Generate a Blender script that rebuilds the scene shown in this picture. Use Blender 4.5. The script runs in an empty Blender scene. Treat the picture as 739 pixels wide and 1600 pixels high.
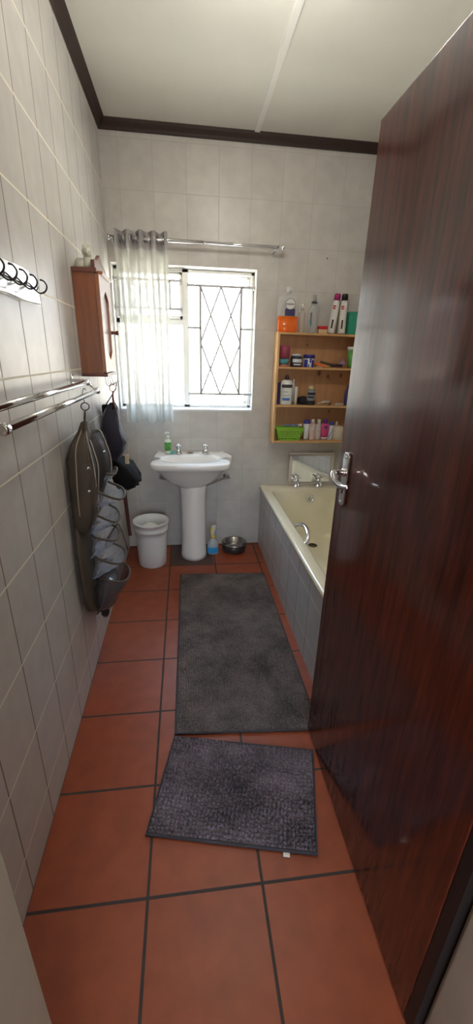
import bpy, bmesh, math, random
import numpy as np
from mathutils import Vector, Matrix
random.seed(7); rng = np.random.default_rng(5)
PI = math.pi
scn = bpy.context.scene
COL = scn.collection
D = 3.161          # back wall plane
H = 2.705          # ceiling
RX = 1.80          # right wall plane
FY = 0.50          # room face of the door wall

# ------------------------------------------------------------------ materials
def newmat(name):
    m = bpy.data.materials.new(name); m.use_nodes = True
    nt = m.node_tree; b = nt.nodes['Principled BSDF']
    return m, nt, b
def N(nt, t, **kw):
    n = nt.nodes.new(t)
    for k, v in kw.items():
        if hasattr(n, k): setattr(n, k, v)
        else: n.inputs[k].default_value = v
    return n
def c4(c): return (c[0], c[1], c[2], 1)
def mat(name, col, rough=.5, metal=0, var=0.0, scale=20, bump=0.0, bscale=60, coat=0, trans=0, ior=1.45, sheen=0):
    m, nt, b = newmat(name)
    b.inputs['Base Color'].default_value = c4(col); b.inputs['Roughness'].default_value = rough
    b.inputs['Metallic'].default_value = metal; b.inputs['Coat Weight'].default_value = coat
    b.inputs['Coat Roughness'].default_value = .08
    b.inputs['Transmission Weight'].default_value = trans; b.inputs['IOR'].default_value = ior
    b.inputs['Sheen Weight'].default_value = sheen
    tc = N(nt, 'ShaderNodeTexCoord')
    if var:
        n = N(nt, 'ShaderNodeTexNoise'); n.inputs['Scale'].default_value = scale; n.inputs['Detail'].default_value = 5
        nt.links.new(tc.outputs['Object'], n.inputs['Vector'])
        r = N(nt, 'ShaderNodeValToRGB')
        r.color_ramp.elements[0].position = .3; r.color_ramp.elements[1].position = .7
        r.color_ramp.elements[0].color = c4([x*(1-var) for x in col]); r.color_ramp.elements[1].color = c4([min(1, x*(1+var)) for x in col])
        nt.links.new(n.outputs['Fac'], r.inputs['Fac']); nt.links.new(r.outputs['Color'], b.inputs['Base Color'])
    if bump:
        n = N(nt, 'ShaderNodeTexNoise'); n.inputs['Scale'].default_value = bscale; n.inputs['Detail'].default_value = 4
        nt.links.new(tc.outputs['Object'], n.inputs['Vector'])
        bp = N(nt, 'ShaderNodeBump'); bp.inputs['Strength'].default_value = bump; bp.inputs['Distance'].default_value = .003
        nt.links.new(n.outputs['Fac'], bp.inputs['Height']); nt.links.new(bp.outputs['Normal'], b.inputs['Normal'])
    return m
def clear(name, col, opac=.25, rough=.08, gloss=.5):
    """see-through plastic or glass: transparent mixed with a glossy body"""
    m, nt, b = newmat(name)
    b.inputs['Base Color'].default_value = c4(col); b.inputs['Roughness'].default_value = rough
    b.inputs['Specular IOR Level'].default_value = gloss
    t = N(nt, 'ShaderNodeBsdfTransparent'); mx = N(nt, 'ShaderNodeMixShader')
    fr = N(nt, 'ShaderNodeLayerWeight'); fr.inputs['Blend'].default_value = .35
    mp = N(nt, 'ShaderNodeMapRange'); mp.inputs['To Min'].default_value = opac; mp.inputs['To Max'].default_value = min(1, opac+.45)
    nt.links.new(fr.outputs['Facing'], mp.inputs['Value']); nt.links.new(mp.outputs['Result'], mx.inputs['Fac'])
    nt.links.new(t.outputs[0], mx.inputs[1]); nt.links.new(b.outputs[0], mx.inputs[2])
    nt.links.new(mx.outputs[0], nt.nodes['Material Output'].inputs['Surface'])
    return m
def tilemat(name, axes, off, size, tile, grout, mortar=.0022, rough=.22, var=.06, bump=.35, dark=None, wav=0.0, grout_v=None, spec=.4):
    """ceramic tiles: brick texture on two object-space axes with an offset"""
    m, nt, b = newmat(name)
    tc = N(nt, 'ShaderNodeTexCoord'); sp = N(nt, 'ShaderNodeSeparateXYZ'); nt.links.new(tc.outputs['Object'], sp.inputs[0])
    cb = N(nt, 'ShaderNodeCombineXYZ')
    for i in range(2):
        a = N(nt, 'ShaderNodeMath', operation='SUBTRACT'); a.inputs[1].default_value = off[i] - 40*size[i]
        nt.links.new(sp.outputs[axes[i]], a.inputs[0]); nt.links.new(a.outputs[0], cb.inputs[i])
    sc_ = N(nt, 'ShaderNodeSeparateXYZ'); nt.links.new(cb.outputs[0], sc_.inputs[0])
    def mth(op, a_, b_=None):
        n_ = N(nt, 'ShaderNodeMath', operation=op)
        for k_, v_ in enumerate((a_, b_)):
            if v_ is None: continue
            if isinstance(v_, (int, float)): n_.inputs[k_].default_value = v_
            else: nt.links.new(v_, n_.inputs[k_])
        return n_.outputs[0]
    masks = []
    for k in range(2):
        q = mth('FRACT', mth('DIVIDE', sc_.outputs[k], size[k])); d_ = mth('MULTIPLY', mth('MINIMUM', q, mth('SUBTRACT', 1.0, q)), size[k])
        mr_ = N(nt, 'ShaderNodeMapRange'); mr_.inputs['From Min'].default_value = mortar*.5; mr_.inputs['From Max'].default_value = mortar*.5+.0008; mr_.inputs['To Min'].default_value = 1; mr_.inputs['To Max'].default_value = 0
        nt.links.new(d_, mr_.inputs['Value']); masks.append(mr_.outputs['Result'])
    joint = mth('MAXIMUM', masks[0], masks[1])
    wn = N(nt, 'ShaderNodeTexWhiteNoise', noise_dimensions='2D'); cf = N(nt, 'ShaderNodeCombineXYZ')
    for k in range(2): nt.links.new(mth('FLOOR', mth('DIVIDE', sc_.outputs[k], size[k])), cf.inputs[k])
    nt.links.new(cf.outputs[0], wn.inputs['Vector'])
    vr = N(nt, 'ShaderNodeMapRange'); vr.inputs['To Min'].default_value = 1-var*.5; vr.inputs['To Max'].default_value = 1+var*.5; nt.links.new(wn.outputs['Value'], vr.inputs['Value'])
    tcm = N(nt, 'ShaderNodeMix', data_type='RGBA', blend_type='MULTIPLY'); tcm.inputs[0].default_value = 1; tcm.inputs[6].default_value = c4(tile); nt.links.new(vr.outputs['Result'], tcm.inputs[7])
    ns = N(nt, 'ShaderNodeTexNoise'); ns.inputs['Scale'].default_value = 14; ns.inputs['Detail'].default_value = 6
    nt.links.new(tc.outputs['Object'], ns.inputs['Vector'])
    rp = N(nt, 'ShaderNodeMapRange'); rp.inputs['From Min'].default_value = .3; rp.inputs['From Max'].default_value = .7
    rp.inputs['To Min'].default_value = 1-var*1.3; rp.inputs['To Max'].default_value = 1+var
    nt.links.new(ns.outputs['Fac'], rp.inputs['Value'])
    mx = N(nt, 'ShaderNodeMix', data_type='RGBA', blend_type='MULTIPLY'); mx.inputs[0].default_value = 1
    nt.links.new(tcm.outputs[2], mx.inputs[6]); nt.links.new(rp.outputs['Result'], mx.inputs[7])
    last = mx.outputs[2]
    if dark:                         # one darker floor tile: x0,x1,y0,y1
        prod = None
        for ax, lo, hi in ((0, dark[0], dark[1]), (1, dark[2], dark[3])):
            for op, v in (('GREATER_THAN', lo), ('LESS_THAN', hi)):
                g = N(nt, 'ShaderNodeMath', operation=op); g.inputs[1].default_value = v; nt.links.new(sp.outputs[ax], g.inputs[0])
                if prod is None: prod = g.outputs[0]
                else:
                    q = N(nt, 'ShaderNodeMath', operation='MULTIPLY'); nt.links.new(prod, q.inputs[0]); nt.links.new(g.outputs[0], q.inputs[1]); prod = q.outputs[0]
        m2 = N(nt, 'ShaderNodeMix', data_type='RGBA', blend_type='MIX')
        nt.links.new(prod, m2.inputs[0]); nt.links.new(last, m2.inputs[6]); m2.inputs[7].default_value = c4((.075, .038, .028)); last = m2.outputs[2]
    for k, gcol in ((0, grout_v or grout), (1, grout)):  # grout_v puts recess shade at a grazing view, and dirt, into vertical joints
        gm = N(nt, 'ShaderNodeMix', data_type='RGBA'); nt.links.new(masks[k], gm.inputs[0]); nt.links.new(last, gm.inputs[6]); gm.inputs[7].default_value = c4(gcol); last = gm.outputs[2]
    nt.links.new(last, b.inputs['Base Color']); b.inputs['Specular IOR Level'].default_value = spec
    b.inputs['Roughness'].default_value = rough
    rr = N(nt, 'ShaderNodeMapRange'); rr.inputs['To Min'].default_value = rough; rr.inputs['To Max'].default_value = .75
    nt.links.new(joint, rr.inputs['Value']); nt.links.new(rr.outputs['Result'], b.inputs['Roughness'])
    inv = N(nt, 'ShaderNodeMath', operation='SUBTRACT'); inv.inputs[0].default_value = 1; nt.links.new(joint, inv.inputs[1])
    h = inv.outputs[0]
    if wav:
        n2 = N(nt, 'ShaderNodeTexNoise'); n2.inputs['Scale'].default_value = 6; nt.links.new(tc.outputs['Object'], n2.inputs['Vector'])
        ma = N(nt, 'ShaderNodeMath', operation='MULTIPLY_ADD'); ma.inputs[1].default_value = wav
        nt.links.new(n2.outputs['Fac'], ma.inputs[0]); nt.links.new(h, ma.inputs[2]); h = ma.outputs[0]
    bp = N(nt, 'ShaderNodeBump'); bp.inputs['Strength'].default_value = bump; bp.inputs['Distance'].default_value = .002
    nt.links.new(h, bp.inputs['Height']); nt.links.new(bp.outputs['Normal'], b.inputs['Normal'])
    return m
def woodmat(name, c1, c2, axis=2, rough=.4, stretch=14, coat=0, bump=.1, knots=False, scale=9, dist=2.5, coatrough=.1, spec=.5, cior=1.5):
    m, nt, b = newmat(name)
    tc = N(nt, 'ShaderNodeTexCoord'); mp = N(nt, 'ShaderNodeMapping')
    s = [stretch, stretch, stretch]; s[axis] = 1.0
    mp.inputs['Scale'].default_value = s
    nt.links.new(tc.outputs['Object'], mp.inputs['Vector'])
    n = N(nt, 'ShaderNodeTexNoise'); n.inputs['Scale'].default_value = scale*.35; n.inputs['Detail'].default_value = 8; n.inputs['Roughness'].default_value = .62; n.inputs['Distortion'].default_value = dist*.1
    nt.links.new(mp.outputs[0], n.inputs['Vector'])
    r = N(nt, 'ShaderNodeValToRGB'); r.color_ramp.elements[0].position = .32; r.color_ramp.elements[1].position = .68
    r.color_ramp.elements[0].color = c4(c1); r.color_ramp.elements[1].color = c4(c2)
    nt.links.new(n.outputs['Fac'], r.inputs['Fac'])
    last = r.outputs['Color']
    if knots:
        sp = N(nt, 'ShaderNodeSeparateXYZ'); nt.links.new(tc.outputs['Object'], sp.inputs[0])
        for kx, kz, kr in ((1.445, 1.362, .017), (1.516, 1.341, .013), (1.613, 1.348, .013), (1.53, 1.322, .006), (1.28, 1.15, .01), (1.55, 1.09, .009), (1.34, 1.55, .007)):
            vx = N(nt, 'ShaderNodeMath', operation='SUBTRACT'); vx.inputs[1].default_value = kx; nt.links.new(sp.outputs[0], vx.inputs[0])
            vz = N(nt, 'ShaderNodeMath', operation='SUBTRACT'); vz.inputs[1].default_value = kz; nt.links.new(sp.outputs[2], vz.inputs[0])
            vs = N(nt, 'ShaderNodeMath', operation='MULTIPLY'); vs.inputs[1].default_value = .62; nt.links.new(vz.outputs[0], vs.inputs[0])
            cx = N(nt, 'ShaderNodeCombineXYZ'); nt.links.new(vx.outputs[0], cx.inputs[0]); nt.links.new(vs.outputs[0], cx.inputs[1])
            ln = N(nt, 'ShaderNodeVectorMath', operation='LENGTH'); nt.links.new(cx.outputs[0], ln.inputs[0])
            mr = N(nt, 'ShaderNodeMapRange'); mr.inputs['From Min'].default_value = kr*.45; mr.inputs['From Max'].default_value = kr; mr.inputs['To Min'].default_value = .85; mr.inputs['To Max'].default_value = 0
            nt.links.new(ln.outputs['Value'], mr.inputs['Value'])
            mm = N(nt, 'ShaderNodeMix', data_type='RGBA'); nt.links.new(mr.outputs['Result'], mm.inputs[0]); nt.links.new(last, mm.inputs[6]); mm.inputs[7].default_value = c4((.09, .035, .015)); last = mm.outputs[2]
    nt.links.new(last, b.inputs['Base Color'])
    b.inputs['Roughness'].default_value = rough; b.inputs['Coat Weight'].default_value = coat; b.inputs['Coat Roughness'].default_value = coatrough; b.inputs['Specular IOR Level'].default_value = spec; b.inputs['Coat IOR'].default_value = cior
    bp = N(nt, 'ShaderNodeBump'); bp.inputs['Strength'].default_value = bump; bp.inputs['Distance'].default_value = .002
    nt.links.new(n.outputs['Fac'], bp.inputs['Height']); nt.links.new(bp.outputs['Normal'], b.inputs['Normal'])
    if coat: nt.links.new(bp.outputs['Normal'], b.inputs['Coat Normal'])
    return m

M = {}
WT = (.52, .50, .475); WG = (.46, .43, .395)
M['tile_back'] = tilemat('wall_tile_back', (0, 2), (.0998, .8838), (.2, .25), WT, WG, mortar=.0025, rough=.34, wav=.25)
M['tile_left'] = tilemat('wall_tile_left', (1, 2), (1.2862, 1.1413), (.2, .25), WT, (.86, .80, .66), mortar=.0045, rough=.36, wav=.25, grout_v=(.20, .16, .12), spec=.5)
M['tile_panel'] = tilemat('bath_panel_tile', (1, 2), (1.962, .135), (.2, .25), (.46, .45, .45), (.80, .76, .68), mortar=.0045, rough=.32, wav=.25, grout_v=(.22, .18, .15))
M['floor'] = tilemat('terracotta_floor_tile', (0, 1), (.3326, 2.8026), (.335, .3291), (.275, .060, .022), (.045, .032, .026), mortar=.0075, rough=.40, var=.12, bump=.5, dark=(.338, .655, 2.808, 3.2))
M['ceiling'] = mat('ceiling_board', (.74, .73, .66), .7, var=.03, scale=3)
M['strip'] = mat('ceiling_strip_paint', (.86, .85, .80), .5)
M['cornice'] = woodmat('cornice_wood', (.018,.006,.004), (.032,.011,.006), 0, .5, 6, bump=.02)
M['door'] = woodmat('mahogany_veneer', (.030, .0056, .0036), (.110, .0225, .011), 2, .5, 13, coat=1.0, bump=.10, scale=13, spec=.1, cior=1.47, coatrough=.045)
M['plaster'] = mat('hall_plaster', (.50, .46, .38), .8, var=.04, scale=4)
M['jamb'] = mat('jamb_cream_paint', (.46, .42, .35), .45, var=.06, scale=9)
M['chrome'] = mat('chrome', (.78, .78, .80), .12, 1)
M['satin'] = mat('satin_steel', (.55, .55, .56), .28, 1)
M['darkmetal'] = mat('dark_iron', (.035, .032, .035), .4, .6)
M['steel_paint'] = mat('window_cream_paint', (.74, .74, .70), .4)
M['bar_paint'] = mat('burglar_bar_paint', (.42, .41, .42), .45)
M['sill'] = mat('sill_paint', (.66, .66, .66), .25)
M['porcelain'] = mat('white_porcelain', (.80, .78, .75), .12, coat=.6)
M['bath'] = mat('cream_enamel', (.80, .75, .58), .14, coat=.6, var=.04, scale=6)
M['pine'] = woodmat('pine_edge', (.56, .32, .13), (.68, .43, .20), 2, .45, 10)
M['pine_h'] = woodmat('pine_board', (.52, .29, .12), (.64, .38, .17), 0, .45, 10)
M['pine_back'] = woodmat('knotty_pine_back', (.44, .22, .10), (.56, .30, .14), 2, .5, 10, knots=True)
M['cab_side'] = woodmat('cabinet_pine', (.165, .043, .011), (.28, .080, .020), 2, .35, 12, coat=.3)
M['cab_dark'] = woodmat('cabinet_dark_trim', (.10, .022, .014), (.16, .036, .02), 2, .35, 10, coat=.3)
M['cab_door'] = woodmat('cabinet_door_pine', (.26, .085, .032), (.38, .14, .055), 2, .28, 12, coat=.6)
M['rug'] = None
M['white_pl'] = mat('white_plastic', (.70, .70, .68), .35)
M['bucket'] = clear('bucket_plastic', (.76, .77, .76), .88, .35)
M['black'] = mat('black_plastic', (.012, .012, .014), .4)
M['leather'] = mat('olive_brown_leather', (.070, .051, .034), .62, var=.15, scale=14, bump=.25, bscale=180)
M['leather_d'] = mat('dark_lining', (.022, .018, .018), .6)
M['piping'] = mat('beige_piping', (.33, .29, .24), .5)
M['vinyl'] = clear('clear_vinyl', (.50, .56, .68), .27, .12, 1.0)
M['mesh_d'] = clear('smoky_vinyl', (.10, .085, .09), .6, .2, .6)
M['navy'] = mat('navy_grey_nylon', (.017, .014, .028), .6, var=.25, scale=16, bump=.4, bscale=60, sheen=.2)
M['blackcloth'] = mat('black_cloth', (.005, .005, .007), 1.0, bump=.4, bscale=80)
M['belt'] = mat('red_brown_leather', (.075, .018, .014), .4)
M['tan'] = mat('tan_tag', (.45, .36, .24), .6)

# ------------------------------------------------------------------ mesh helpers
class MB:
    def __init__(s): s.v = []; s.f = []; s.m = []; s.mats = []; s.sm = []
    def mi(s, m):
        if m not in s.mats: s.mats.append(m)
        return s.mats.index(m)
    def add(s, vs, fs, m=None, smooth=False, T=None):
        o = len(s.v)
        if T is not None: vs = [T @ Vector(v) for v in vs]
        s.v += [tuple(v) for v in vs]; s.f += [tuple(i+o for i in f) for f in fs]
        k = s.mi(m) if m else 0
        s.m += [k]*len(fs); s.sm += [smooth]*len(fs); return s
    def box(s, a, b, m=None, T=None):
        x0, y0, z0 = a; x1, y1, z1 = b
        vs = [(x0,y0,z0),(x1,y0,z0),(x1,y1,z0),(x0,y1,z0),(x0,y0,z1),(x1,y0,z1),(x1,y1,z1),(x0,y1,z1)]
        return s.add(vs, [(0,3,2,1),(4,5,6,7),(0,1,5,4),(1,2,6,5),(2,3,7,6),(3,0,4,7)], m, False, T)
    def lathe(s, prof, c=(0,0,0), n=28, m=None, T=None, sx=1, sy=1, caps=True):
        rings = [[(c[0]+r*sx*math.cos(2*PI*i/n), c[1]+r*sy*math.sin(2*PI*i/n), c[2]+z) for i in range(n)] for r, z in prof]
        return s.loft(rings, m, T, caps=caps)
    def loft(s, rings, m=None, T=None, caps=True, closed=True, smooth=True):
        n = len(rings[0]); vs = [v for r in rings for v in r]; fs = []
        for j in range(len(rings)-1):
            for i in range(n if closed else n-1):
                k = (i+1) % n
                fs.append((j*n+i, j*n+k, (j+1)*n+k, (j+1)*n+i))
        if caps:
            fs.append(tuple(range(n-1, -1, -1))); fs.append(tuple((len(rings)-1)*n+i for i in range(n)))
        return s.add(vs, fs, m, smooth, T)
    def tube(s, pts, r, m=None, n=12, sub=0, closed=False, flat=1.0, caps=True):
        P = [Vector(p) for p in pts]
        if sub: P = cat(P, sub, closed)
        rr = r if isinstance(r, (list, tuple)) else [r]*len(P)
        if len(rr) != len(P):
            rr = [float(np.interp(i/(len(P)-1), np.linspace(0, 1, len(rr)), rr)) for i in range(len(P))]
        rings = []; up = None
        L = len(P)
        for i, p in enumerate(P):
            a = P[(i-1) % L] if (closed or i > 0) else p; b = P[(i+1) % L] if (closed or i < L-1) else p
            t = (b-a).normalized()
            if up is None: up = Vector((0,0,1)) if abs(t.z) < .9 else Vector((1,0,0))
            x = t.cross(up)
            if x.length < 1e-5: x = t.orthogonal()
            x.normalize(); y = x.cross(t).normalized(); up = y
            rings.append([p + x*rr[i]*math.cos(2*PI*k/n) + y*rr[i]*flat*math.sin(2*PI*k/n) for k in range(n)])
        if closed: rings.append(rings[0])
        return s.loft(rings, m, caps=caps and not closed)
    def prism(s, poly, z0, z1, m=None, T=None, axis='z'):
        """poly in 2D extruded; axis z: (x,y); axis y: (x,z); axis x: (y,z)"""
        def P(p, h): return (p[0],p[1],h) if axis=='z' else ((p[0],h,p[1]) if axis=='y' else (h,p[0],p[1]))
        n = len(poly); vs = [P(p,z0) for p in poly]+[P(p,z1) for p in poly]
        fs = [tuple(range(n-1,-1,-1)), tuple(range(n,2*n))]+[(i,(i+1)%n,n+(i+1)%n,n+i) for i in range(n)]
        return s.add(vs, fs, m, False, T)
    def build(s, name, m, parent=None, bevel=0, seg=2, sub=0, auto=True):
        me = bpy.data.meshes.new(name); me.from_pydata(s.v, [], s.f)
        mats = [x if x is not None else m for x in (s.mats or [m])]
        if not s.mats: mats = [m]
        for x in mats: me.materials.append(x)
        for p, k, q in zip(me.polygons, s.m, s.sm): p.material_index = k if s.mats else 0; p.use_smooth = q or sub > 0
        me.update()
        bm = bmesh.new(); bm.from_mesh(me); bmesh.ops.remove_doubles(bm, verts=bm.verts, dist=1e-6)
        bmesh.ops.recalc_face_normals(bm, faces=bm.faces); bm.to_mesh(me); bm.free()
        o = bpy.data.objects.new(name, me); COL.objects.link(o)
        if parent is not None:
            o.parent = parent; o.matrix_parent_inverse = world(parent).inverted()
        if bevel:
            b = o.modifiers.new('bevel', 'BEVEL'); b.width = bevel; b.segments = seg; b.limit_method = 'ANGLE'; b.angle_limit = .6
            for p in me.polygons: p.use_smooth = True
            w = o.modifiers.new('wn', 'WEIGHTED_NORMAL'); w.keep_sharp = True
        if sub:
            q = o.modifiers.new('sub', 'SUBSURF'); q.levels = sub; q.render_levels = sub
        return o
def world(o):
    T = o.matrix_basis.copy()
    if o.parent: T = world(o.parent) @ o.matrix_parent_inverse @ T
    return T
def cat(P, sub, closed=False):
    out = []; n = len(P)
    for i in range(n if closed else n-1):
        p0 = P[(i-1) % n] if closed or i > 0 else P[i]; p1 = P[i]; p2 = P[(i+1) % n]; p3 = P[(i+2) % n] if closed or i+2 < n else p2
        for k in range(sub):
            t = k/sub
            out.append(.5*((2*p1)+(p2-p0)*t+(2*p0-5*p1+4*p2-p3)*t*t+(3*p1-p0-3*p2+p3)*t*t*t))
    if not closed: out.append(P[-1])
    return out
def thing(name, label, cat_, loc=(0,0,0), group=None):
    o = bpy.data.objects.new(name, None); o.empty_display_size = .05; COL.objects.link(o); o.location = loc
    return tag(o, label, cat_, group)
def tag(o, label, cat_, group=None):
    o['label'] = label; o['category'] = cat_
    if group: o['group'] = group
    return o
def struct(o, label=None):
    o['kind'] = 'structure'
    if label: o['label'] = label
    return o
def TR(loc=(0,0,0), rx=0, ry=0, rz=0):
    return Matrix.Translation(loc) @ Matrix.Rotation(rz,4,'Z') @ Matrix.Rotation(ry,4,'Y') @ Matrix.Rotation(rx,4,'X')
def rrect(x0, x1, y0, y1, r, z, n=8):
    pts = []
    for cx, cy, a0 in ((x1-r,y1-r,0),(x0+r,y1-r,PI/2),(x0+r,y0+r,PI),(x1-r,y0+r,1.5*PI)):
        for k in range(n+1):
            a = a0 + k*PI/2/n; pts.append((cx+r*math.cos(a), cy+r*math.sin(a), z))
    return pts

# ------------------------------------------------------------------ room shell
WX0, WX1, WZ0, WZ1 = 0.012, 0.957, 1.092, 2.0
b = MB()
b.box((-.15,D,-.05),(WX0,D+.2,H+.1)); b.box((WX1,D,-.05),(RX+.15,D+.2,H+.1)); b.box((WX0,D,-.05),(WX1,D+.2,WZ0-.004)); b.box((WX0,D,WZ1),(WX1,D+.2,H+.1))
struct(b.build('wall_back', M['tile_back']))
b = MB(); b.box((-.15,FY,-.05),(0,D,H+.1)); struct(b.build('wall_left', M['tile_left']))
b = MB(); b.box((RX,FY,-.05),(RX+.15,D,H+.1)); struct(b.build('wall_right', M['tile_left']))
JX0, JX1, JZ = .215, .972, 2.05
b = MB()
b.box((-1.2,.33,-.05),(JX0-.03,FY-.001,H+.1)); b.box((JX1+.03,.33,-.05),(2.0,FY-.001,H+.1)); b.box((JX0-.03,.33,JZ+.03),(JX1+.03,FY-.001,H+.1))
struct(b.build('wall_front', M['plaster']))
# door frame (jambs and head) with a chamfered room-side corner
fr = MB()
def jpoly(s, x):  # profile in plan (x,y); s=+1 for left jamb facing +x
    return [(x-.029*s,.335),(x,.335),(x,.490),(x-.008*s,.503),(x-.029*s,.503)]
fr.prism(jpoly(1,JX0), 0, JZ); 
frame = struct(fr.build('trim_1', M['jamb'], bevel=.003), 'cream painted left jamb of the doorway')
fr = MB(); fr.prism(jpoly(-1,JX1), 0, JZ); struct(fr.build('trim_2', M['jamb'], bevel=.003), 'cream painted hinge side jamb of the doorway')
fr = MB(); fr.box((JX0-.029,.335,JZ),(JX1+.029,.502,JZ+.03)); struct(fr.build('trim_3', M['jamb'], bevel=.003), 'head of the door frame')
b = MB(); b.box((-1.2,-1.9,-.05),(2.0,D,0)); struct(b.build('floor', M['floor']))
b = MB(); b.box((-1.2,-1.9,H),(2.0,D,H+.1)); struct(b.build('ceiling', M['ceiling']))
# hall behind the camera
b = MB(); b.box((-1.3,-1.9,-.05),(-1.2,.5,H+.1)); struct(b.build('wall_hall_left', M['plaster']))
b = MB(); b.box((2.0,-1.9,-.05),(2.1,.5,H+.1)); struct(b.build('wall_hall_right', M['plaster']))
b = MB()
b.box((-1.3,-2.05,-.05),(-.2,-1.9,H+.1)); b.box((1.2,-2.05,-.05),(2.1,-1.9,H+.1)); b.box((-.2,-2.05,-.05),(1.2,-1.9,1.0)); b.box((-.2,-2.05,2.1),(1.2,-1.9,H+.1))
struct(b.build('wall_hall_back', M['plaster']))
# cornice: quarter-hollow dark timber along back and left walls
def cornice(name, a, b_, inward, label):
    mb = MB(); prof = [(0,0),(.016,0),(.022,.012),(.034,.03),(.042,.045),(0,.045)]
    A = Vector(a); Bv = Vector(b_); iv = Vector(inward)
    r = [[P + iv*p + Vector((0,0,q)) for p, q in prof] for P in (A, Bv)]
    mb.loft(r, smooth=False); return struct(mb.build(name, M['cornice']), label)
cz = H-.045
cornice('trim_4', (0,D,cz), (RX,D,cz), (0,-1,0), 'dark timber cornice along the window wall')
cornice('trim_5', (0,FY,cz), (0,D,cz), (1,0,0), 'dark timber cornice along the left wall')
cornice('trim_6', (RX,D,cz), (RX,FY,cz), (-1,0,0), 'dark timber cornice along the right wall')
cornice('trim_7', (RX,FY,cz), (0,FY,cz), (0,1,0), 'dark timber cornice over the doorway')
b = MB(); b.box((.904,FY+.04,H-.008),(.936,D-.04,H+.002)); struct(b.build('trim_8', M['strip'], bevel=.003), 'white cover strip over the ceiling board joint')
# small screw hole in the wall above the shelf
b = MB(); b.lathe([(0.0001,0),(.004,0),(.004,.006),(.0001,.006)], n=12, T=TR((1.428,D-.004,2.087), rx=PI/2))
tag(b.build('wall_plug', M['black']), 'tiny dark screw plug in the tiles above the shelf', 'plug')
# outside ground
b = MB(); b.box((-9,D+.2,-.35),(10,16,-.3)); struct(b.build('ground', mat('pale_concrete', (.60,.56,.48), .8, var=.06, scale=2)))

# ------------------------------------------------------------------ window
WY = D+.09
win = bpy.data.objects.new('window_1', None); COL.objects.link(win); win.location = ((WX0+WX1)/2, WY, WZ0); struct(win, 'cream steel window with burglar bars')
def bar(mb, x0, x1, z0, z1, y0=WY, y1=WY+.03): mb.box((x0,y0,z0),(x1,y1,z1))
f = MB(); e = .024
bar(f, WX0, WX1, WZ0+.006, WZ0+.026); bar(f, WX0, WX1, WZ1-e, WZ1); bar(f, WX0, WX0+e, WZ0+.006, WZ1); bar(f, WX1-e, WX1, WZ0+.006, WZ1)
bar(f, .460, .504, WZ0+.006, WZ1)
bar(f, WX0, .463, 1.655, 1.69)
f.build('window_frame', M['steel_paint'], win, bevel=.003)
# sloped sill board
s = MB(); s.loft([[(x,D-.006,WZ0-.012),(x,D-.006,WZ0),(x,D+.195,WZ0+.012),(x,D+.195,WZ0-.012)] for x in (WX0+.001,WX1-.001)], smooth=False)
s.build('window_sill', M['sill'], win)
# fixed panes
glass = clear('window_glass', (.9,.95,.95), .02, .02, .5)
def pane(x0, x1, z0, z1, name='pane', T=None, parent=win):
    mb = MB(); mb.box((x0,WY+.013,z0),(x1,WY+.017,z1), T=T); return mb.build(name, glass, parent)
pane(WX0+e, .463, WZ0+.026, 1.655)
# fanlight (top left), closed
f = MB(); bar(f,WX0+e,.463,1.69,1.712,WY-.008,WY+.02); bar(f,WX0+e,.463,WZ1-.04,WZ1-e,WY-.008,WY+.02); bar(f,WX0+e,WX0+.038,1.69,WZ1-e,WY-.008,WY+.02); bar(f,.443,.463,1.69,WZ1-e,WY-.008,WY+.02)
fan = f.build('fanlight', M['steel_paint'], win, bevel=.002)
pane(WX0+.038, .443, 1.712, WZ1-.04, 'pane', None, fan)
# open casement on the right, hinged at its right edge and swung outwards
ca = math.radians(-27); HX = WX1-e-.002
T = TR((HX,WY+.02,0), rz=ca)
f = MB(); w_ = .435; z0, z1 = WZ0+.03, WZ1-.022
for a, c in (((-w_,0,z0),(0,.024,z0+.022)),((-w_,0,z1-.022),(0,.024,z1)),((-w_,0,z0),(-w_+.022,.024,z1)),((-.022,0,z0),(0,.024,z1))): f.box(a, c, T=T)
cs = f.build('casement', M['steel_paint'], win, bevel=.002)
g = MB(); g.box((-w_+.022,.010,z0+.022),(-.022,.014,z1-.022), T=T); g.build('pane', glass, cs)
h = MB(); h.tube([T@Vector(p) for p in ((-w_+.012,-.002,1.50),(-w_+.012,-.03,1.50),(-w_+.014,-.034,1.47),(-w_+.02,-.034,1.40))], .006, sub=4); h.build('casement_handle', M['satin'], cs)
h = MB(); h.tube([(.60,WY+.0,WZ0+.034),(.70,WY+.03,WZ0+.05),T@Vector((-w_+.1,0,z0+.012))], .004, sub=3); h.tube([(.755,WY-.004,WZ0+.03),(.755,WY-.004,WZ0+.055)], .005)
h.build('casement_stay', M['satin'], win)
# burglar bars right (lattice) and left (fanlight)
BY = D+.045
g = MB(); t = .0045
def rod(mb, a, c, r=.0048): mb.tube([(a[0],BY,a[1]),(c[0],BY,c[1])], r, n=8)
def flat(mb, x0, x1, z0, z1): mb.box((x0,BY-.004,z0),(x1,BY+.004,z1))
gx0, gx1, gz0, gz1, gm = .583, .863, 1.198, 1.898, 1.545
flat(g, .497, WX1, gz1-.007, gz1+.007); flat(g, .497, WX1, gz0-.007, gz0+.007)
flat(g, gx0-.008, gx0+.008, gz0, gz1); flat(g, gx1-.008, gx1+.008, gz0, gz1)
flat(g, .497, gx0, 1.633, 1.645); flat(g, gx1, WX1, 1.633, 1.645)
for x in (.499, WX1-.006): g.box((x-.004,BY-.003,gz0-.012),(x+.004,BY+.05,gz0+.012)); g.box((x-.004,BY-.003,gz1-.012),(x+.004,BY+.05,gz1+.012))
xm = (gx0+gx1)/2
for a, c in (((gx0,gz1),(gx1,gz0)),((gx1,gz1),(gx0,gz0)),((xm,gz1),(gx0,gm)),((gx0,gm),(xm,gz0)),((xm,gz1),(gx1,gm)),((gx1,gm),(xm,gz0))): rod(g, a, c, .0058)
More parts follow.
